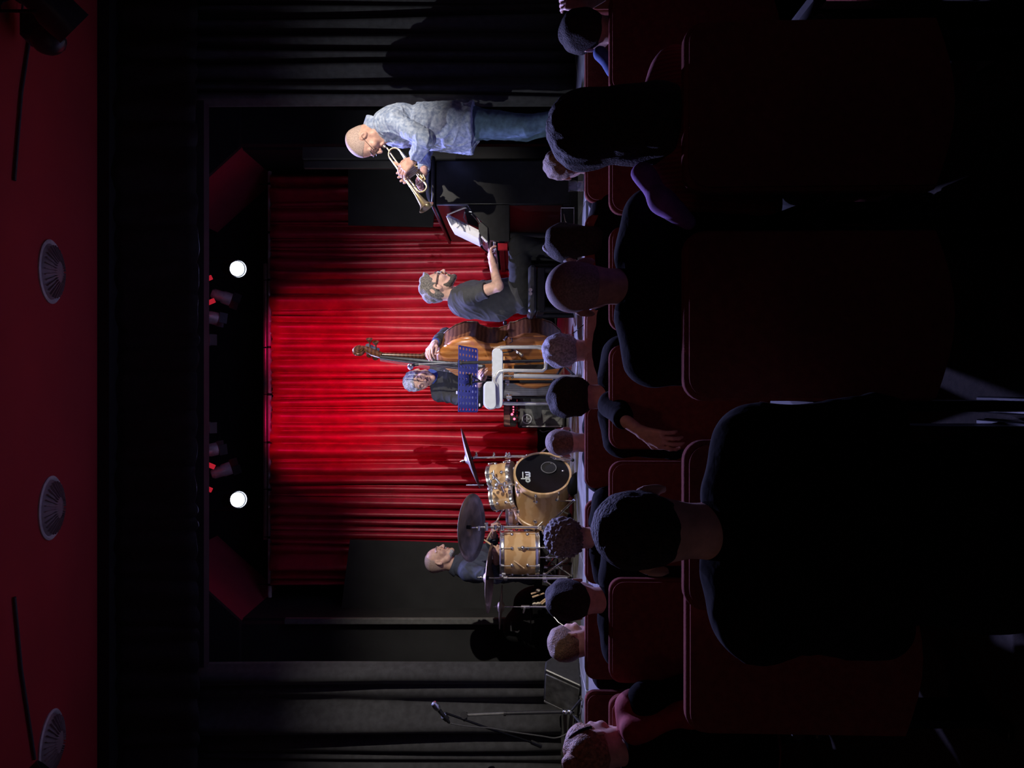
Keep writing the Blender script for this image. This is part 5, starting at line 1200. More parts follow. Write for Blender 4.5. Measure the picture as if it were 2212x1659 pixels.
def hair_cap(par, H, R, s, m, h, thick=(0.006, 0.012, 0.012), front=(0.055, 0.045), amp=0.0, freq=90, seed=1, tilt=0.75, low=-0.06, name='hair', extra=None, ears=False):
    """shell over the skull, cut away in front of the hair line"""
    fl = Field(); q = lambda x, y, z: H + R @ (np.array((x, y, z)) * s)
    fl.ell(q(0, -0.020, 0.038), np.array((0.077 + thick[0], 0.099 + thick[1], 0.081 + thick[2])) * s, R, 0.02)
    fl.ell(q(0, -0.045, -0.005), np.array((0.064 + thick[0], 0.060 + thick[1], 0.065)) * s, R, 0.02)
    if extra: extra(fl, q)
    lo, hi = H - 0.35, H + 0.35
    if ears:
        for sx in (-1, 1): fl.ell(q(sx * 0.086, 0.000, -0.010), np.array((0.022, 0.027, 0.040)) * s, R, 0.006, sub=True)
    fl.half(q(0, front[0], front[1]), R @ np.array((0, 1, -tilt)), lo, hi)
    fl.half(q(0, 0, low), R @ np.array((0, 0.25, -1)), lo, hi)
    return field_obj(fl, name, m, par, h, (lambda V, N: amp * wob(V, seed, freq)) if amp else None)
def glasses(par, H, R, s, m='ebony', r=0.0016, sq=1.0, lens=None):
    q = lambda x, y, z: H + R @ (np.array((x, y, z)) * s)
    g = MB().tube([q(-0.011, 0.105, 0.004), q(0, 0.108, 0.007), q(0.011, 0.105, 0.004)], r * s, 6).build('glasses', m, par); par = g
    for sx in (-1, 1):
        pts = [q(sx * 0.032 + 0.022 * math.cos(a), 0.103 + 0.0 - 0.012 * abs(math.cos(a)) * (1 if math.cos(a) * sx > 0 else 0.2), -0.001 + 0.017 * sq * math.sin(a)) for a in [2 * math.pi * i / 20 for i in range(20)]]
        MB().tube(pts, r * s, 6, closed=True).build('rim', m, par)
        MB().tube([q(sx * 0.055, 0.092, 0.005), q(sx * 0.074, 0.05, 0.008), q(sx * 0.083, -0.005, 0.008), q(sx * 0.082, -0.02, -0.01)], r * s, 6).build('temple', m, par)
        if lens: MB().lathe([(0.020, 0), (0.0, 0.0015)], q(sx * 0.032, 0.100, -0.001), R @ np.array((0, 1, 0)), 18, False, False).build('lens', lens, par)
    return g
def eyes(par, H, R, s, closed=True):
    q = lambda x, y, z: H + R @ (np.array((x, y, z)) * s)
    for sx in (-1, 1):
        if closed:
            MB().tube([q(sx * 0.020, 0.0875, -0.003), q(sx * 0.031, 0.0905, -0.005), q(sx * 0.042, 0.0835, -0.003)], 0.0011 * s, 5).build('eyelash', 'ebony', par)
        MB().tube([q(sx * 0.014, 0.098, 0.026), q(sx * 0.030, 0.0935, 0.031), q(sx * 0.045, 0.080, 0.027)], 0.0030 * s, 6).build('eyebrow', 'beard', par)
def lips(par, H, R, s):
    f2 = Field(); q = lambda x, y, z: H + R @ (np.array((x, y, z)) * s)
    f2.cone(q(-0.016, 0.0905, -0.0545), q(0.016, 0.0905, -0.0545), 0.0055 * s, 0.0055 * s, 0.004); f2.cone(q(-0.013, 0.0915, -0.067), q(0.013, 0.0915, -0.067), 0.006 * s, 0.006 * s, 0.004)
    return field_obj(f2, 'lips', 'lip', par, 0.0028)
def foldsfn(seed, amp, fr, U, f2=2.4, seed2=None):
    """cloth creases: ridged waves running across direction U"""
    U = nrm(U); T = nrm(np.cross(U, (0.3, 1.0, 0.2)))
    def f(V, N):
        S = V - 0.72 * np.outer(V @ T, T)
        n1 = wob(S, seed, fr * 0.42, 16); n2 = wob(S + 0.3, seed + 5, fr * 0.75, 16); m1 = wob(V, seed + 9, 9, 6)
        r1 = 1.0 - np.minimum(np.abs(n1) * 1.5, 1.0); r2 = 1.0 - np.minimum(np.abs(n2) * 1.6, 1.0)
        return amp * (1.7 * r1 * np.clip(0.6 + 0.6 * m1, 0, 1.2) + 0.5 * r2 - 0.7)
    return f
def collar(par, J, H, R, s, m, up=0.055, r=0.062, nm='collar'):
    r_, f, u = frame_of(J); ax = nrm(H - J['N']); N = J['N'] + ax * 0.01
    return MB().lathe([(r + 0.022, -0.02), (r + 0.012, 0.0), (r, up * 0.8), (r + 0.004, up), (r + 0.012, up * 0.85), (r + 0.03, -0.015)], N, ax, 28, False, False).build(nm, m, par)
HB = 0.0042

# ---------------------------------------------------------------- trumpet player
tp = thing('person', 'standing man in a pale blue patterned shirt and jeans, head bowed, playing a trumpet', 'person', (at(0, 252, 5.25)[0], 5.28, STAGE))
J = dict(N=at(815, 270, 5.3), C=at(868, 270, 5.3), W=at(938, 271, 5.3), Pv=at(1002, 270, 5.3),
         shL=at(850, 262, 5.13), shR=at(852, 268, 5.47), elL=at(921, 300, 4.97), wrL=at(893, 345, 5.13), elR=at(918, 322, 5.55), wrR=at(915, 372, 5.42),
         hipL=at(1030, 266, 5.22), hipR=at(1030, 270, 5.39), knL=at(1135, 272, 5.18), knR=at(1135, 280, 5.42), anL=at(1237, 250, 5.2), anR=at(1236, 264, 5.42))
H = at(791, 305, 5.28); R = headR((-0.735, 0.0, -0.68), (-0.68, 0, 0.735)); s = 1.12
fl = Field(); torso(fl, J, 1.0); fl.cone(J['N'] - np.array((0, 0, .03)), H + R @ np.array((0, -0.035, -0.05)), 0.062, 0.058, 0.03); add_head(fl, H, R, s)
arm(fl, J, 'L'); arm(fl, J, 'R'); legs(fl, J)
# left hand grips the valve block from the near side
dL = nrm(at(868, 368, 5.17) - J['wrL']); hand(fl, J['wrL'], dL, (0.25, -0.95, 0.1), 1.08, (0.45, 0.5, 0.5, 0.5), thumb=1, tcurl=0.2)
dR = nrm(at(905, 400, 5.40) - J['wrR']); hand(fl, J['wrR'], dR, (0, 0.5, 0.8), 1.0, (0.5, 0.5, 0.5, 0.5), thumb=-1)
# finger tips that come round behind the bell tube
for i, (x, y) in enumerate(((858, 374), (861, 383), (866, 391), (873, 395))):
    fl.cone(at(874 + 3 * i, 373 + 6 * i, 5.27), at(x, y, 5.29), 0.0105, 0.0092, 0.004)
fl.cone(at(868, 360, 5.2), at(851, 351, 5.24), 0.012, 0.0095, 0.006)
body = finish_body(fl, tp, HB, 'skin_t')
hair_cap(tp, H, R, s, 'stubble', 0.005, (0.0012, 0.0012, 0.0012), (0.045, 0.045), 0.0, tilt=0.55, low=-0.045, name='shaved_hair', ears=True)
eyes(tp, H, R, s); lips(tp, H, R, s); glasses(tp, H, R, s, 'ebony', 0.0014, 0.8)
r_, f_, u_ = frame_of(J)
fl = Field(); torso(fl, J, 1.05, 0.026, 1.15)
for s_ in 'LR': arm(fl, J, s_, 0.014 if s_ == 'R' else 0.017, cuff=0.86, k=0.03)
fl.ecyl(J['W'] + (0, 0, .12), at(1022, 276, 5.3), (0.205, 0.15), (0.24, 0.175), (0, 1, 0), 0.04)
fl.half(at(1024, 222, 5.3), (0.12, 0, -1), at(1000, 340, 5) - 0.1, at(1000, 200, 5.6) + np.array((0.1, 0.1, -0.1)) * 1.0)
sh = field_obj(fl, 'shirt', 'shirtblue', tp, 0.0055, foldsfn(4, 0.0061, 108, (0.35, 0.3, 1)))
collar(sh, J, H, R, s, 'shirtblue', 0.06, 0.068)
fl = Field(); fl.ell(J['Pv'] - (0, 0, 0.02), (0.135, 0.17, 0.12), None, 0.04, 0.012); legs(fl, J, 0.014, sc=1.06)
field_obj(fl, 'jeans', 'jeans', tp, 0.0065, foldsfn(9, 0.0050, 83, (0.5, 0, 1)))
for a in ('anL', 'anR'): shoe(tp, J[a], (-1, 0, 0))
MB().cyl(J['wrL'] + (J['elL'] - J['wrL']) * 0.09, J['wrL'] + (J['elL'] - J['wrL']) * 0.17, 0.034, n=20).build('wristband', 'jacket', tp)

# ---------------------------------------------------------------- trumpet
A0 = at(842, 341, 5.235); A1 = at(921, 448, 5.20); ta = nrm(A1 - A0); TL = np.linalg.norm(A1 - A0); tb = nrm(np.cross(ta, (0, 1.0, 0))); tb = tb if tb[2] < 0 or True else tb
if tb[0] < 0: tb = -tb
tc = np.cross(ta, tb); tc = tc if tc[1] > 0 else -tc
def TR(t, b, c=0.0): return A0 + ta * t + tb * b + tc * c
tr = thing('trumpet', 'worn brass trumpet held to the mouth and pointing down to the piano', 'trumpet', TR(0.2, 0))
MB().lathe([(0.0060, 0), (0.0068, TL * .3), (0.0085, TL * .5), (0.0115, TL * .65), (0.017, TL * .80), (0.025, TL * .9), (0.038, TL * .965), (0.058, TL * 1.0), (0.060, TL * 1.002), (0.056, TL * 0.998), (0.030, TL * 0.94), (0.012, TL * .7)], A0, ta, 32, False, False).build('bell', 'brass', tr)
w2 = 0.088
MB().tube([TR(0.0, 0)] + [TR(-0.046 * math.sin(a), w2 / 2 - w2 / 2 * math.cos(a)) for a in np.linspace(0.1, math.pi - 0.1, 12)] + [TR(0, w2), TR(0.03, w2)], 0.0065, 10).build('rear_bow', 'brass', tr)
MB().cyl(TR(0.02, w2), TR(0.12, w2 + .0), 0.0095, n=14).cyl(TR(0.055, w2), TR(0.068, w2), 0.012, n=14).build('slide_sleeve', 'nickel', tr)
MB().tube([TR(-0.075, 0.028, 0.012), TR(-0.01, 0.024, 0.02), TR(0.26, 0.024, 0.022)], 0.0052, 10).build('leadpipe', 'brass', tr)
MB().tube([TR(0.26, 0.022, 0.02)] + [TR(0.30 + 0.034 * math.sin(a), 0.022 + 0.037 * (1 - math.cos(a)), 0.02) for a in np.linspace(0, math.pi, 12)] + [TR(0.20, 0.096, 0.02)], 0.0068, 10).build('tuning_slide', 'brass', tr)
MB().cyl(TR(0.27, 0.0, 0.0), TR(0.27, 0.092, 0.018), 0.003, n=6).cyl(TR(0.235, 0.0, 0.0), TR(0.235, 0.03, 0.018), 0.003, n=6).build('brace', 'nickel', tr)
for k in range(3):
    t = 0.13 + 0.027 * k
    MB().cyl(TR(t, -0.012, 0.03), TR(t, 0.105, 0.03), 0.0115, n=16).build('valve_casing', 'nickel', tr)
    MB().cyl(TR(t, 0.105, 0.03), TR(t, 0.118, 0.03), 0.0125, n=16).cyl(TR(t, 0.118, 0.03), TR(t, 0.124, 0.03), 0.008, n=12).build('valve_cap', 'brass', tr)
MB().tube([TR(0.20, 0.115, 0.02), TR(0.24, 0.118, 0.01), TR(0.275, 0.112, 0.01), TR(0.275, 0.092, 0.01), TR(0.24, 0.086, 0.01), TR(0.20, 0.088, 0.02)], 0.0062, 8).cyl(TR(0.2, 0.1, 0.005), TR(0.26, 0.104, 0.005), 0.010, n=12).build('third_slide', 'brass', tr)
mp = H + R @ (np.array((0, 0.098, -0.0607)) * s)
MB().cyl(mp + nrm(TR(-0.07, 0.028, 0.012) - mp) * 0.012, TR(-0.07, 0.028, 0.012), 0.0048, n=10).lathe([(0.013, 0), (0.0135, 0.004), (0.011, 0.012), (0.006, 0.022)], mp + nrm(TR(-0.07, 0.028, 0.012) - mp) * 0.001, TR(-0.07, 0.028, 0.012) - mp, 18).build('mouthpiece', 'nickel', tr)
MB().tube([TR(0.30, 0.02, 0.02), TR(0.312, 0.006, 0.03), TR(0.325, 0.012, 0.03)], 0.003, 6).build('finger_hook', 'nickel', tr)

# ---------------------------------------------------------------- pianist
pp = thing('person', 'seated bearded man in glasses and a black t-shirt playing the piano', 'person', (at(0, 600, 5.8)[0], 5.8, STAGE))
J = dict(N=at(983, 640, 5.8), C=at(1028, 644, 5.8), W=at(1082, 643, 5.8), Pv=at(1122, 636, 5.8),
         shR=at(1012, 640, 5.62), shL=at(1008, 632, 5.98), elR=at(1076, 618, 5.50), wrR=at(1063, 566, 5.62), elL=at(1074, 612, 6.1), wrL=at(1066, 562, 6.05),
         hipR=at(1130, 632, 5.71), hipL=at(1130, 632, 5.89), knR=at(1120, 528, 5.66), knL=at(1117, 530, 5.95), anR=at(1228, 548, 5.66), anL=at(1228, 540, 5.95))
H = at(947, 619, 5.79); R = headR((0.975, -0.05, -0.12), (0.12, 0, 0.99)); s = 1.13
fl = Field(); torso(fl, J, 1.0, belly=0.01); fl.cone(J['N'] - (0, 0, .03), H + R @ np.array((0, -0.035, -0.055)), 0.062, 0.060, 0.03); add_head(fl, H, R, s)
arm(fl, J, 'L'); arm(fl, J, 'R'); legs(fl, J)
hand(fl, J['wrR'], nrm(at(1058, 545, 5.68) - J['wrR']), (-0.15, -0.35, 0.9), 1.05, (0.35, 0.4, 0.42, 0.45), thumb=-1, tcurl=0.4)
hand(fl, J['wrL'], nrm(at(1060, 545, 6.05) - J['wrL']), (-0.15, 0.0, 0.95), 1.0, (0.35, 0.4, 0.42, 0.45), thumb=1)
finish_body(fl, pp, HB, 'skin')
def quiff(fl, q):
    fl.ell(q(0, 0.045, 0.095), np.array((0.055, 0.045, 0.028)), None, 0.03); fl.ell(q(0, -0.01, 0.112), np.array((0.062, 0.07, 0.022)), None, 0.03)
hair_cap(pp, H, R, s, 'hairash', 0.0055, (0.003, 0.003, 0.004), (0.050, 0.050), 0.0045, 110, 3, tilt=0.6, low=-0.045, extra=quiff, ears=True)
fl = Field(); q = lambda x, y, z: H + R @ (np.array((x, y, z)) * s)
for sx in (-1, 1):
    fl.cone(q(sx * 0.060, 0.004, -0.032), q(sx * 0.048, 0.016, -0.070), 0.013, 0.0245, 0.008); fl.cone(q(sx * 0.046, 0.016, -0.070), q(sx * 0.013, 0.073, -0.097), 0.0245, 0.0232, 0.012)
    fl.cone(q(sx * 0.026, 0.088, -0.058), q(sx * 0.022, 0.082, -0.08), 0.007, 0.01, 0.01)
fl.cone(q(0, 0.06, -0.085), q(0, 0.080, -0.098), 0.026, 0.022, 0.01); fl.cone(q(-0.018, 0.096, -0.046), q(0.018, 0.096, -0.046), 0.0065, 0.0065, 0.006)
field_obj(fl, 'beard', 'beard', pp, 0.005, lambda V, N: 0.0015 * wob(V, 2, 200))
eyes(pp, H, R, s); lips(pp, H, R, s); gg = glasses(pp, H, R, s, 'ebony', 0.0034, 0.9)
q_ = lambda x, y, z: H + R @ (np.array((x, y, z)) * s)
MB().box(q_(0.055, 0.094, 0.0), np.array((0.010, 0.006, 0.026)) * s, R, bev=0.002).build('lens', 'panelwhite', gg)
fl = Field(); torso(fl, J, 1.04, 0.020, 1.08, belly=0.015)
for s_ in 'LR': arm(fl, J, s_, 0.017, fore=False, t1=0.62, k=0.03)
fl.cone(at(1000, 655, 5.8), at(1075, 663, 5.8), 0.10, 0.12, 0.06)
field_obj(fl, 't_shirt', 'tee', pp, 0.0055, foldsfn(14, 0.0054, 96, (-0.5, 0.2, 1)))
fl = Field(); fl.ell(J['Pv'] - (0, 0, 0.035), (0.15, 0.17, 0.095), None, 0.04, 0.010); legs(fl, J, 0.012, sc=1.05)
field_obj(fl, 'trousers', 'blacktrouser', pp, 0.0065, foldsfn(19, 0.0043, 83, (0.9, 0, 0.5)))
for a in ('anL', 'anR'): shoe(pp, J[a], (1, 0.0, 0))

# ---------------------------------------------------------------- bassist
bp = thing('person', 'grey-haired man in a black shirt and grey plaid trousers playing the double bass', 'person', (at(0, 832, 6.65)[0], 6.65, STAGE))
J = dict(N=at(940, 815, 6.64), C=at(985, 818, 6.64), W=at(1035, 822, 6.64), Pv=at(1072, 826, 6.66),
         shR=at(950, 850, 6.62), shL=at(948, 785, 6.66), elR=at(1030, 868, 6.42), wrR=at(1034, 826, 6.14), elL=at(963, 722, 6.46), wrL=at(938, 742, 6.25),
         hipR=at(1082, 838, 6.66), hipL=at(1082, 818, 6.66), knR=at(1152, 838, 6.6), knL=at(1152, 820, 6.6), anR=at(1212, 838, 6.62), anL=at(1212, 820, 6.62))
H = at(905, 821, 6.56); R = headR((-0.18, -0.92, -0.38), (-0.30, -0.1, 0.95)); s = 1.10
fl = Field(); torso(fl, J, 0.96); fl.cone(J['N'] - (0, 0, .03), H + R @ np.array((0, -0.035, -0.055)), 0.060, 0.056, 0.03); add_head(fl, H, R, s)
arm(fl, J, 'L'); arm(fl, J, 'R'); legs(fl, J, sc=0.9)
hand(fl, J['wrL'], nrm(at(925, 760, 6.16) - J['wrL']), (0.35, -0.75, 0.6), 1.08, (0.55, 0.55, 0.5, 0.5), thumb=-1, tcurl=0.3)
hand(fl, J['wrR'], nrm(at(1040, 800, 6.05) - J['wrR']), (-0.1, -0.7, 0.6), 0.92, (0.3, 0.45, 0.5, 0.55), thumb=1)
finish_body(fl, bp, HB, 'skin')
hair_cap(bp, H, R, s, 'hairgrey', 0.0055, (0.006, 0.008, 0.010), (0.066, 0.05), 0.004, 110, 4, tilt=0.75, low=-0.03, ears=True)
fl = Field(); q = lambda x, y, z: H + R @ (np.array((x, y, z)) * s)
for sx in (-1, 1): fl.cone(q(sx * 0.045, 0.020, -0.068), q(sx * 0.013, 0.074, -0.096), 0.0215, 0.0205, 0.01)
fl.cone(q(-0.018, 0.0945, -0.046), q(0.018, 0.0945, -0.046), 0.006, 0.006, 0.006)
field_obj(fl, 'beard', 'stubble', bp, 0.005, lambda V, N: 0.001 * wob(V, 2, 200))
eyes(bp, H, R, s); lips(bp, H, R, s)
fl = Field(); torso(fl, J, 1.02, 0.020, 1.08)
for s_ in 'LR': arm(fl, J, s_, 0.016, cuff=0.86, k=0.03)
sh = field_obj(fl, 'shirt', 'blackshirt', bp, 0.0055, foldsfn(24, 0.0054, 96, (0.3, 0.2, 1)))
collar(sh, J, H, R, s, 'bluelining', 0.05, 0.066)
for (x, y, D_) in ((960, 801, 6.47), (972, 803, 6.49), (938, 735, 6.2), (947, 723, 6.33), (936, 738, 6.17)):
    MB().ball(at(x, y, D_), (0.007, 0.005, 0.007), 8).build('button', 'paper', sh)
w0 = J['wrL'] + (J['elL'] - J['wrL']) * 0.12; MB().cyl(w0, w0 + (J['elL'] - J['wrL']) * 0.06, 0.038, n=20).build('cuff', 'bluelining', sh)
fl = Field(); fl.ell(J['Pv'] - (0, 0, 0.02), (0.155, 0.12, 0.11), None, 0.04, 0.010); legs(fl, J, 0.013, sc=0.98)
field_obj(fl, 'trousers', 'plaid', bp, 0.0065, foldsfn(29, 0.0036, 76, (0, 0.2, 1)))
for a in ('anL', 'anR'): shoe(bp, J[a], (-0.1, -1, 0))

# ---------------------------------------------------------------- drummer
dp = thing('person', 'seated bald man in a navy shirt playing the drum kit with two sticks', 'person', (at(0, 1220, 6.45)[0], 6.45, STAGE))
J = dict(N=at(988, 1222, 6.45), C=at(1034, 1222, 6.45), W=at(1090, 1224, 6.45), Pv=at(1140, 1224, 6.48),
         shR=at(1012, 1236, 6.28), shL=at(1008, 1206, 6.62), elR=at(1072, 1246, 6.14), wrR=at(1073, 1207, 5.98), elL=at(1062, 1182, 6.70), wrL=at(1066, 1152, 6.50),
         hipR=at(1146, 1222, 6.4), hipL=at(1146, 1222, 6.56), knR=at(1152, 1150, 6.24), knL=at(1152, 1145, 6.66), anR=at(1222, 1150, 6.2), anL=at(1222, 1140, 6.66))
H = at(949, 1207, 6.44); R = headR((0.985, -0.06, -0.08), (0.08, 0, 0.99)); s = 1.06
fl = Field(); torso(fl, J, 1.02, belly=0.01); fl.cone(J['N'] - (0, 0, .03), H + R @ np.array((0, -0.032, -0.055)), 0.064, 0.060, 0.03); add_head(fl, H, R, s)
arm(fl, J, 'L'); arm(fl, J, 'R'); legs(fl, J)
kR = hand(fl, J['wrR'], nrm(at(1073, 1192, 5.93) - J['wrR']), (-0.1, -0.9, 0.35), 1.08, (1.25, 1.3, 1.35, 1.35), thumb=1, tcurl=0.75, spread=0.02)
kL = hand(fl, J['wrL'], nrm(at(1066, 1136, 6.42) - J['wrL']), (-0.1, -0.25, 0.95), 1.05, (1.0, 1.2, 1.25, 1.25), thumb=-1, tcurl=0.7, spread=0.02)
finish_body(fl, dp, HB, 'skin')
hair_cap(dp, H, R, s, 'stubble', 0.005, (0.0012, 0.0014, 0.0008), (0.008, 0.055), 0.0, tilt=0.15, low=-0.05, name='shaved_hair', ears=True)
fl = Field(); q = lambda x, y, z: H + R @ (np.array((x, y, z)) * s)
for sx in (-1, 1): fl.cone(q(sx * 0.043, 0.018, -0.070), q(sx * 0.013, 0.074, -0.097), 0.0215, 0.0205, 0.01)
fl.cone(q(-0.018, 0.0945, -0.046), q(0.018, 0.0945, -0.046), 0.0055, 0.0055, 0.006)
field_obj(fl, 'beard', 'hairgrey', dp, 0.005, lambda V, N: 0.001 * wob(V, 2, 200))
eyes(dp, H, R, s); lips(dp, H, R, s)
fl = Field(); torso(fl, J, 1.05, 0.020, 1.10, belly=0.015)
for s_ in 'LR': arm(fl, J, s_, 0.018, cuff=0.80, k=0.03)
sh = field_obj(fl, 'shirt', 'navy', dp, 0.0055, foldsfn(34, 0.0043, 83, (-0.4, 0.2, 1)))
collar(sh, J, H, R, s, 'navy', 0.045, 0.070)
fl = Field(); fl.ell(J['Pv'] - (0, 0, 0.02), (0.14, 0.17, 0.11), None, 0.04, 0.010); legs(fl, J, 0.012, sc=1.04)
field_obj(fl, 'trousers', 'blacktrouser', dp, 0.0075, foldsfn(39, 0.0036, 83, (0.9, 0, 0.5)))
for a in ('anL', 'anR'): shoe(dp, J[a], (1, 0, 0))
def stick(a, b, label):
    a, b = np.array(a), np.array(b); d = b - a
    o = MB().lathe([(0.0045, 0), (0.0074, 0.01), (0.0078, 0.26), (0.0045, 0.37), (0.003, 0.385), (0.0052, 0.39), (0.004, 0.40), (0, 0.403)], a, d, 12, True, False).build('drum_stick', 'stickwood'); tag(o, label, 'drum stick', 'sticks in the hands of the drummer')
gR = np.mean(kR[:2], 0) + (0.0, 0.012, -0.018); tR = at(1046, 1166, 5.98); v_ = nrm(tR - gR); stick(tR + v_ * 0.0, tR - v_ * 0.40, 'pale drum stick in the near hand of the drummer, tip up by the ride cymbal')
gL = np.mean(kL[:2], 0) + (0.0, 0.0, -0.02); tL = at(1085, 1105, 6.42); v_ = nrm(tL - gL); stick(tL - v_ * 0.3, tL + v_ * 0.02, 'pale drum stick in the far hand of the drummer, pointing at the snare drum')
# ================================================================ AUDIENCE
def visitor(hx, hy, D, label, hairfn, coat='jacket', s=1.0, wid=0.19, face=(0, 1, -0.05), lean=0.0, sh_drop=0.0, skin='skin', extra=None, h=0.009, roll=0.0, bulk=1.0, hh=None, seated=True, adx=0.0):
    H = at(hx, hy, D); t = thing('person', label, 'person', (H[0], D, 0.0), 'audience seen from behind')
    R = headR(face, (roll, -lean, 1)); N = H + np.array((-roll * 0.1, -0.02, -0.15 * s)); X = np.array((1.0, 0, 0)); Yv = np.array((0, 1.0, 0)); Z = np.array((0, 0, 1.0))
    P0 = N - Z * 0.50
    if P0[2] < 0.5: P0[2] = 0.5
    if P0[2] > 0.62: P0[2] = 0.62
    J = dict(N=N, C=N * 0.66 + P0 * 0.34, W=N * 0.32 + P0 * 0.68, Pv=P0)
    for sg, k in ((-1, 'L'), (1, 'R')):
        J['sh' + k] = N + X * sg * wid - Z * (0.055 + sh_drop) - Yv * 0.0; J['el' + k] = J['sh' + k] + X * sg * 0.04 + Yv * 0.08 - Z * 0.27
        J['wr' + k] = J['el' + k] + Yv * 0.20 - Z * 0.02 - X * sg * 0.10
        J['hip' + k] = P0 + X * sg * 0.09; J['kn' + k] = P0 + X * sg * 0.11 + Yv * 0.40 - Z * 0.02; J['an' + k] = np.array((P0[0] + sg * 0.12, P0[1] + 0.42, 0.09))
    fl = Field(); torso(fl, J, 0.97); fl.cone(N - Z * 0.03, H + R @ np.array((0, -0.035, -0.055)) * s, 0.058 * s, 0.054 * s, 0.03); add_head(fl, H, R, s, detail=abs(face[0]) > 0.25)
    for k in 'LR':
        arm(fl, J, k)
        hand(fl, J['wr' + k], Yv * 0.9 - Z * 0.2, Z, 1.0, (0.4, 0.4, 0.45, 0.5), thumb=1 if k == 'L' else -1, fr=0.009)
    legs(fl, J); field_obj(fl, 'body', skin, t, h)
    fl = Field(); torso(fl, J, 1.06 * bulk, 0.024 * bulk, 1.12)
    for k in 'LR': arm(fl, J, k, 0.022 * bulk, cuff=0.88, k=0.04)
    fl.cone(N - Z * 0.035, N + Z * 0.02, 0.085, 0.072, 0.03, (False, True))
    field_obj(fl, 'jacket', coat, t, h * 1.15, foldsfn(int(hy) + 5, 0.005, 70, (0.4, 0.2, 1)))
    fl = Field(); fl.ell(P0 - Z * 0.01, (0.16, 0.13, 0.10), None, 0.04, 0.01); legs(fl, J, 0.014, sc=1.03)
    field_obj(fl, 'trousers', 'blacktrouser', t, 0.014)
    for k in 'LR': shoe(t, J['an' + k], (0, 1, 0))
    hairfn(t, H, R, s)
    if extra: extra(t, H, R, s, J)
    return t
def short(m, th=(0.006, 0.008, 0.008), amp=0.002, fq=120, low=-0.065, front=(0.05, 0.05)):
    return lambda t, H, R, s: hair_cap(t, H, R, s, m, 0.0065, th, front, amp, fq, int(abs(H[0]) * 100) + 3, tilt=0.7, low=low)
def curls(m):
    def f(t, H, R, s):
        hair_cap(t, H, R, s, m, 0.006, (0.030, 0.026, 0.022), (0.05, 0.03), 0.006, 230, 5, tilt=0.6, low=-0.10)
    return f
def bob(m, wdt=0.02, drop=-0.16, amp=0.004, fq=60):
    def ex(fl, q):
        fl.cone(q(0, -0.05, 0.02), q(0, -0.075, drop), 0.095 + wdt, 0.075 + wdt, 0.04)
    return lambda t, H, R, s: hair_cap(t, H, R, s, m, 0.0075, (0.018 + wdt, 0.018, 0.012), (0.05, 0.02), amp, fq, 6, tilt=0.5, low=drop - 0.03, extra=ex)
def resting_arm(t, J):
    fl = Field(); a = at(1345, 905, 3.15); b = at(1388, 935, 3.11)
    fl.cone(a, b, 0.030, 0.024, 0.01); hand(fl, b, at(1425, 948, 3.06) - b, (-0.3, -0.9, 0.3), 1.05, (0.5, 0.5, 0.5, 0.5), thumb=1)
    field_obj(fl, 'forearm', 'skin', t, 0.006)
    f2 = Field(); f2.cone(at(1322, 872, 3.3), at(1350, 905, 3.13), 0.06, 0.045, 0.02, (False, True)); field_obj(f2, 'sleeve', 'jacket', t, 0.009, lambda V, N: 0.004 * wob(V, 3, 40))
visitor(1222, 357, 4.15, 'front row visitor with brown hair beside the water glass', short('hairbrown', (0.010, 0.010, 0.010), 0.003), s=0.98)
def streak(t, H, R, s, J):
    q = lambda x, y, z: H + R @ (np.array((x, y, z)) * s); fl = Field()
    fl.cone(q(-0.03, -0.04, 0.125), q(-0.10, -0.05, 0.0), 0.018, 0.024, 0.02); fl.cone(q(-0.10, -0.05, 0.0), q(-0.125, -0.03, -0.10), 0.022, 0.012, 0.02)
    field_obj(fl, 'silver_strand', 'hairsilver', t, 0.006, lambda V, N: 0.004 * wob(V, 2, 90))
visitor(1228, 526, 4.1, 'front row woman with dark hair and a silver strand, before the pianist', bob('hairdark', 0.004, -0.12), s=1.0, extra=streak)
visitor(1223, 758, 4.1, 'front row visitor with short grey hair below the double bass', short('hairgrey', (0.014, 0.012, 0.010), 0.003, 110, low=-0.085), s=1.05)
visitor(1245, 857, 3.62, 'visitor with dark greying hair in a black jacket, one hand on the seat', short('hairdark', (0.018, 0.012, 0.018), 0.005, 70, low=-0.085), s=1.06, wid=0.21, bulk=1.15,
        extra=lambda t, H, R, s, J: resting_arm(t, J))

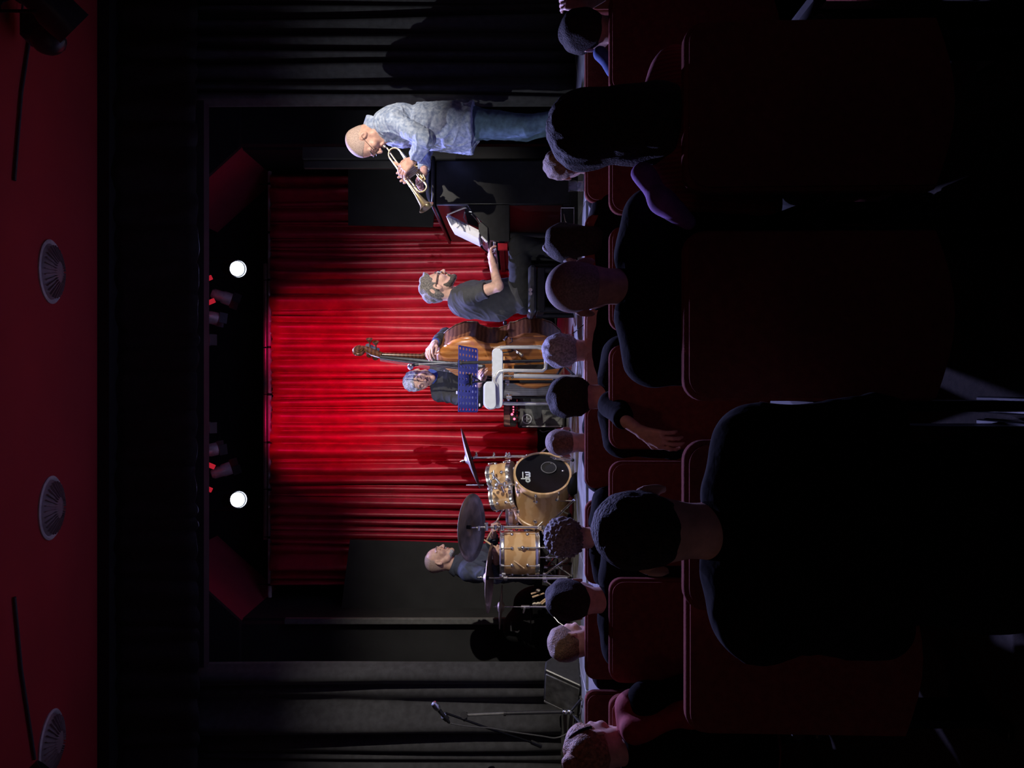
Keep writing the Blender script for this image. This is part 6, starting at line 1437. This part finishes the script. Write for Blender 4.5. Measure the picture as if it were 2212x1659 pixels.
visitor(1221, 955, 4.4, 'balding front row visitor in a black jacket before the bass drum', short('hairbrown', (0.002, 0.003, 0.0), 0.001, 120, low=-0.06), s=1.0, wid=0.21, bulk=1.15)
visitor(1231, 1159, 4.0, 'visitor with big curly grey hair before the floor tom', curls('hairash'), s=1.0)
visitor(1243, 1292, 3.5, 'broad man with black hair in a black jacket left of the curly head', short('hairdark', (0.010, 0.012, 0.014), 0.003, 80, low=-0.075), s=1.08, wid=0.23, bulk=1.35, sh_drop=0.0)
visitor(1232, 1384, 4.2, 'front row visitor with reddish grey hair turned to the right, left of the drums', short('hairbrown', (0.010, 0.010, 0.012), 0.003, 90), s=1.0, face=(0.6, 0.8, -0.1))
def bun(t, H, R, s, J):
    q = lambda x, y, z: H + R @ (np.array((x, y, z)) * s); fl = Field()
    fl.ell(q(0, -0.10, 0.095), (0.045, 0.045, 0.04), None, 0.02); field_obj(fl, 'hair_bun', 'hairblond', t, 0.006, lambda V, N: 0.003 * wob(V, 2, 120))
    MB().tube([q(-0.094 * math.cos(a), 0.0 - 0.03 * math.sin(a), 0.02 + 0.105 * math.sin(a)) for a in np.linspace(0, math.pi, 20)], 0.006, 6).build('hair_band', 'jacket', t)
    fl = Field(); fl.cone(J['N'] + (-0.12, 0.02, -0.03), J['N'] + (0.16, 0.02, 0.0), 0.07, 0.07, 0.03); fl.cone(J['N'] + (0.10, -0.05, 0.0), J['N'] + (0.20, -0.09, -0.30), 0.06, 0.05, 0.03)
    field_obj(fl, 'scarf', 'redcloth', t, 0.008, lambda V, N: 0.007 * wob(V, 4, 35))
visitor(1287, 1610, 3.1, 'visitor with sandy hair in a bun and a red scarf at the far left', short('hairblond', (0.012, 0.014, 0.012), 0.003, 90), coat='jacket', s=1.02, face=(0.35, 0.93, -0.1), extra=bun)
def rimshirt(t, H, R, s, J):
    fl = Field(); fl.cone(at(1300, 118, 3.35), at(1358, 182, 3.32), 0.035, 0.05, 0.02); field_obj(fl, 'shoulder_cloth', 'bluecloth', t, 0.007, lambda V, N: 0.006 * wob(V, 2, 60))
    fl = Field(); b = at(1262, 16, 3.42); fl.cone(at(1300, -10, 3.5), b, 0.03, 0.024, 0.01); hand(fl, b, at(1232, 6, 3.45) - b, (0, -1, 0.2), 1.0, (0.4, 0.4, 0.5, 0.5), thumb=1); field_obj(fl, 'raised_hand', 'skin', t, 0.006)
visitor(1270, 72, 3.4, 'black-haired visitor at the right edge with a raised hand', short('hairdark', (0.012, 0.012, 0.012), 0.003, 80, low=-0.08), s=1.04, wid=0.22, bulk=1.2, extra=rimshirt)
# second row: woman with long thick hair
def mane(t, H, R, s):
    fl = Field(); q = lambda x, y, z: H + R @ (np.array((x, y, z)) * s)
    fl.ell(q(0, -0.02, 0.05), (0.100, 0.115, 0.095), None, 0.03); fl.cone(q(0, -0.045, 0.03), q(0.006, -0.09, -0.15), 0.105, 0.108, 0.05)
    fl.cone(q(-0.06, -0.06, -0.08), q(-0.10, -0.06, -0.17), 0.04, 0.02, 0.03); fl.cone(q(0.05, -0.06, -0.08), q(0.085, -0.05, -0.17), 0.05, 0.03, 0.03)
    fl.half(q(0, 0.055, 0.02), R @ np.array((0, 1, -0.4)), H - 0.4, H + 0.4)
    fl.half(q(0, 0, -0.20), (0, 0, -1), H - 0.4, H + 0.4)
    field_obj(fl, 'long_hair', 'hairdark', t, 0.006, lambda V, N: 0.0022 * wob(V * np.array((1, 1, 0.25)), 6, 160) + 0.003 * wob(V, 7, 30))
def sweater_arm(t, H, R, s, J):
    fl = Field(); fl.cone(at(1385, 372, 2.1), at(1430, 432, 2.05), 0.030, 0.035, 0.02); fl.cone(at(1430, 432, 2.05), at(1488, 480, 2.0), 0.035, 0.022, 0.02)
    field_obj(fl, 'draped_fleece', 'purpleknit', t, 0.006, lambda V, N: 0.004 * wob(V, 2, 60))
visitor(1292, 290, 2.2, 'woman with long thick dark hair in a dark red ribbed sweater, back to us', mane, coat='redknit', s=1.02, wid=0.165, extra=sweater_arm, h=0.008, sh_drop=0.02)
visitor(1262, 622, 2.25, 'bald man with large ears in a dark jacket, back to us, before the piano bench', short('stubble', (0.0015, 0.0015, 0.0015), 0.0, low=-0.05), s=0.98, wid=0.21, bulk=1.25, h=0.007, skin='skin_t', extra=lambda t, H, R, s, J: None)
visitor(1405, 1144, 1.45, 'nearest man with cropped dark hair, dark back at the lower left of the hall', short('hairdark', (0.002, 0.003, 0.003), 0.001, 200, low=-0.05), s=0.96, wid=0.165, bulk=1.0, h=0.006, face=(-0.15, 1, -0.05))
# printed sheet, small things
tag(MB().box(at(1662, 896, 1.75), (0.055, 0.003, 0.055), Ry(0.2) @ Rx(-0.3)).build('programme_sheet', 'paper'), 'folded programme sheet beside the nearest man', 'paper')
tag(MB().box(at(1304, 768, 3.985), (0.03, 0.006, 0.018), Ry(0.3), bev=0.003).build('seat_tag', 'black'), 'small black tag on the back of the brighter front row seat', 'tag')
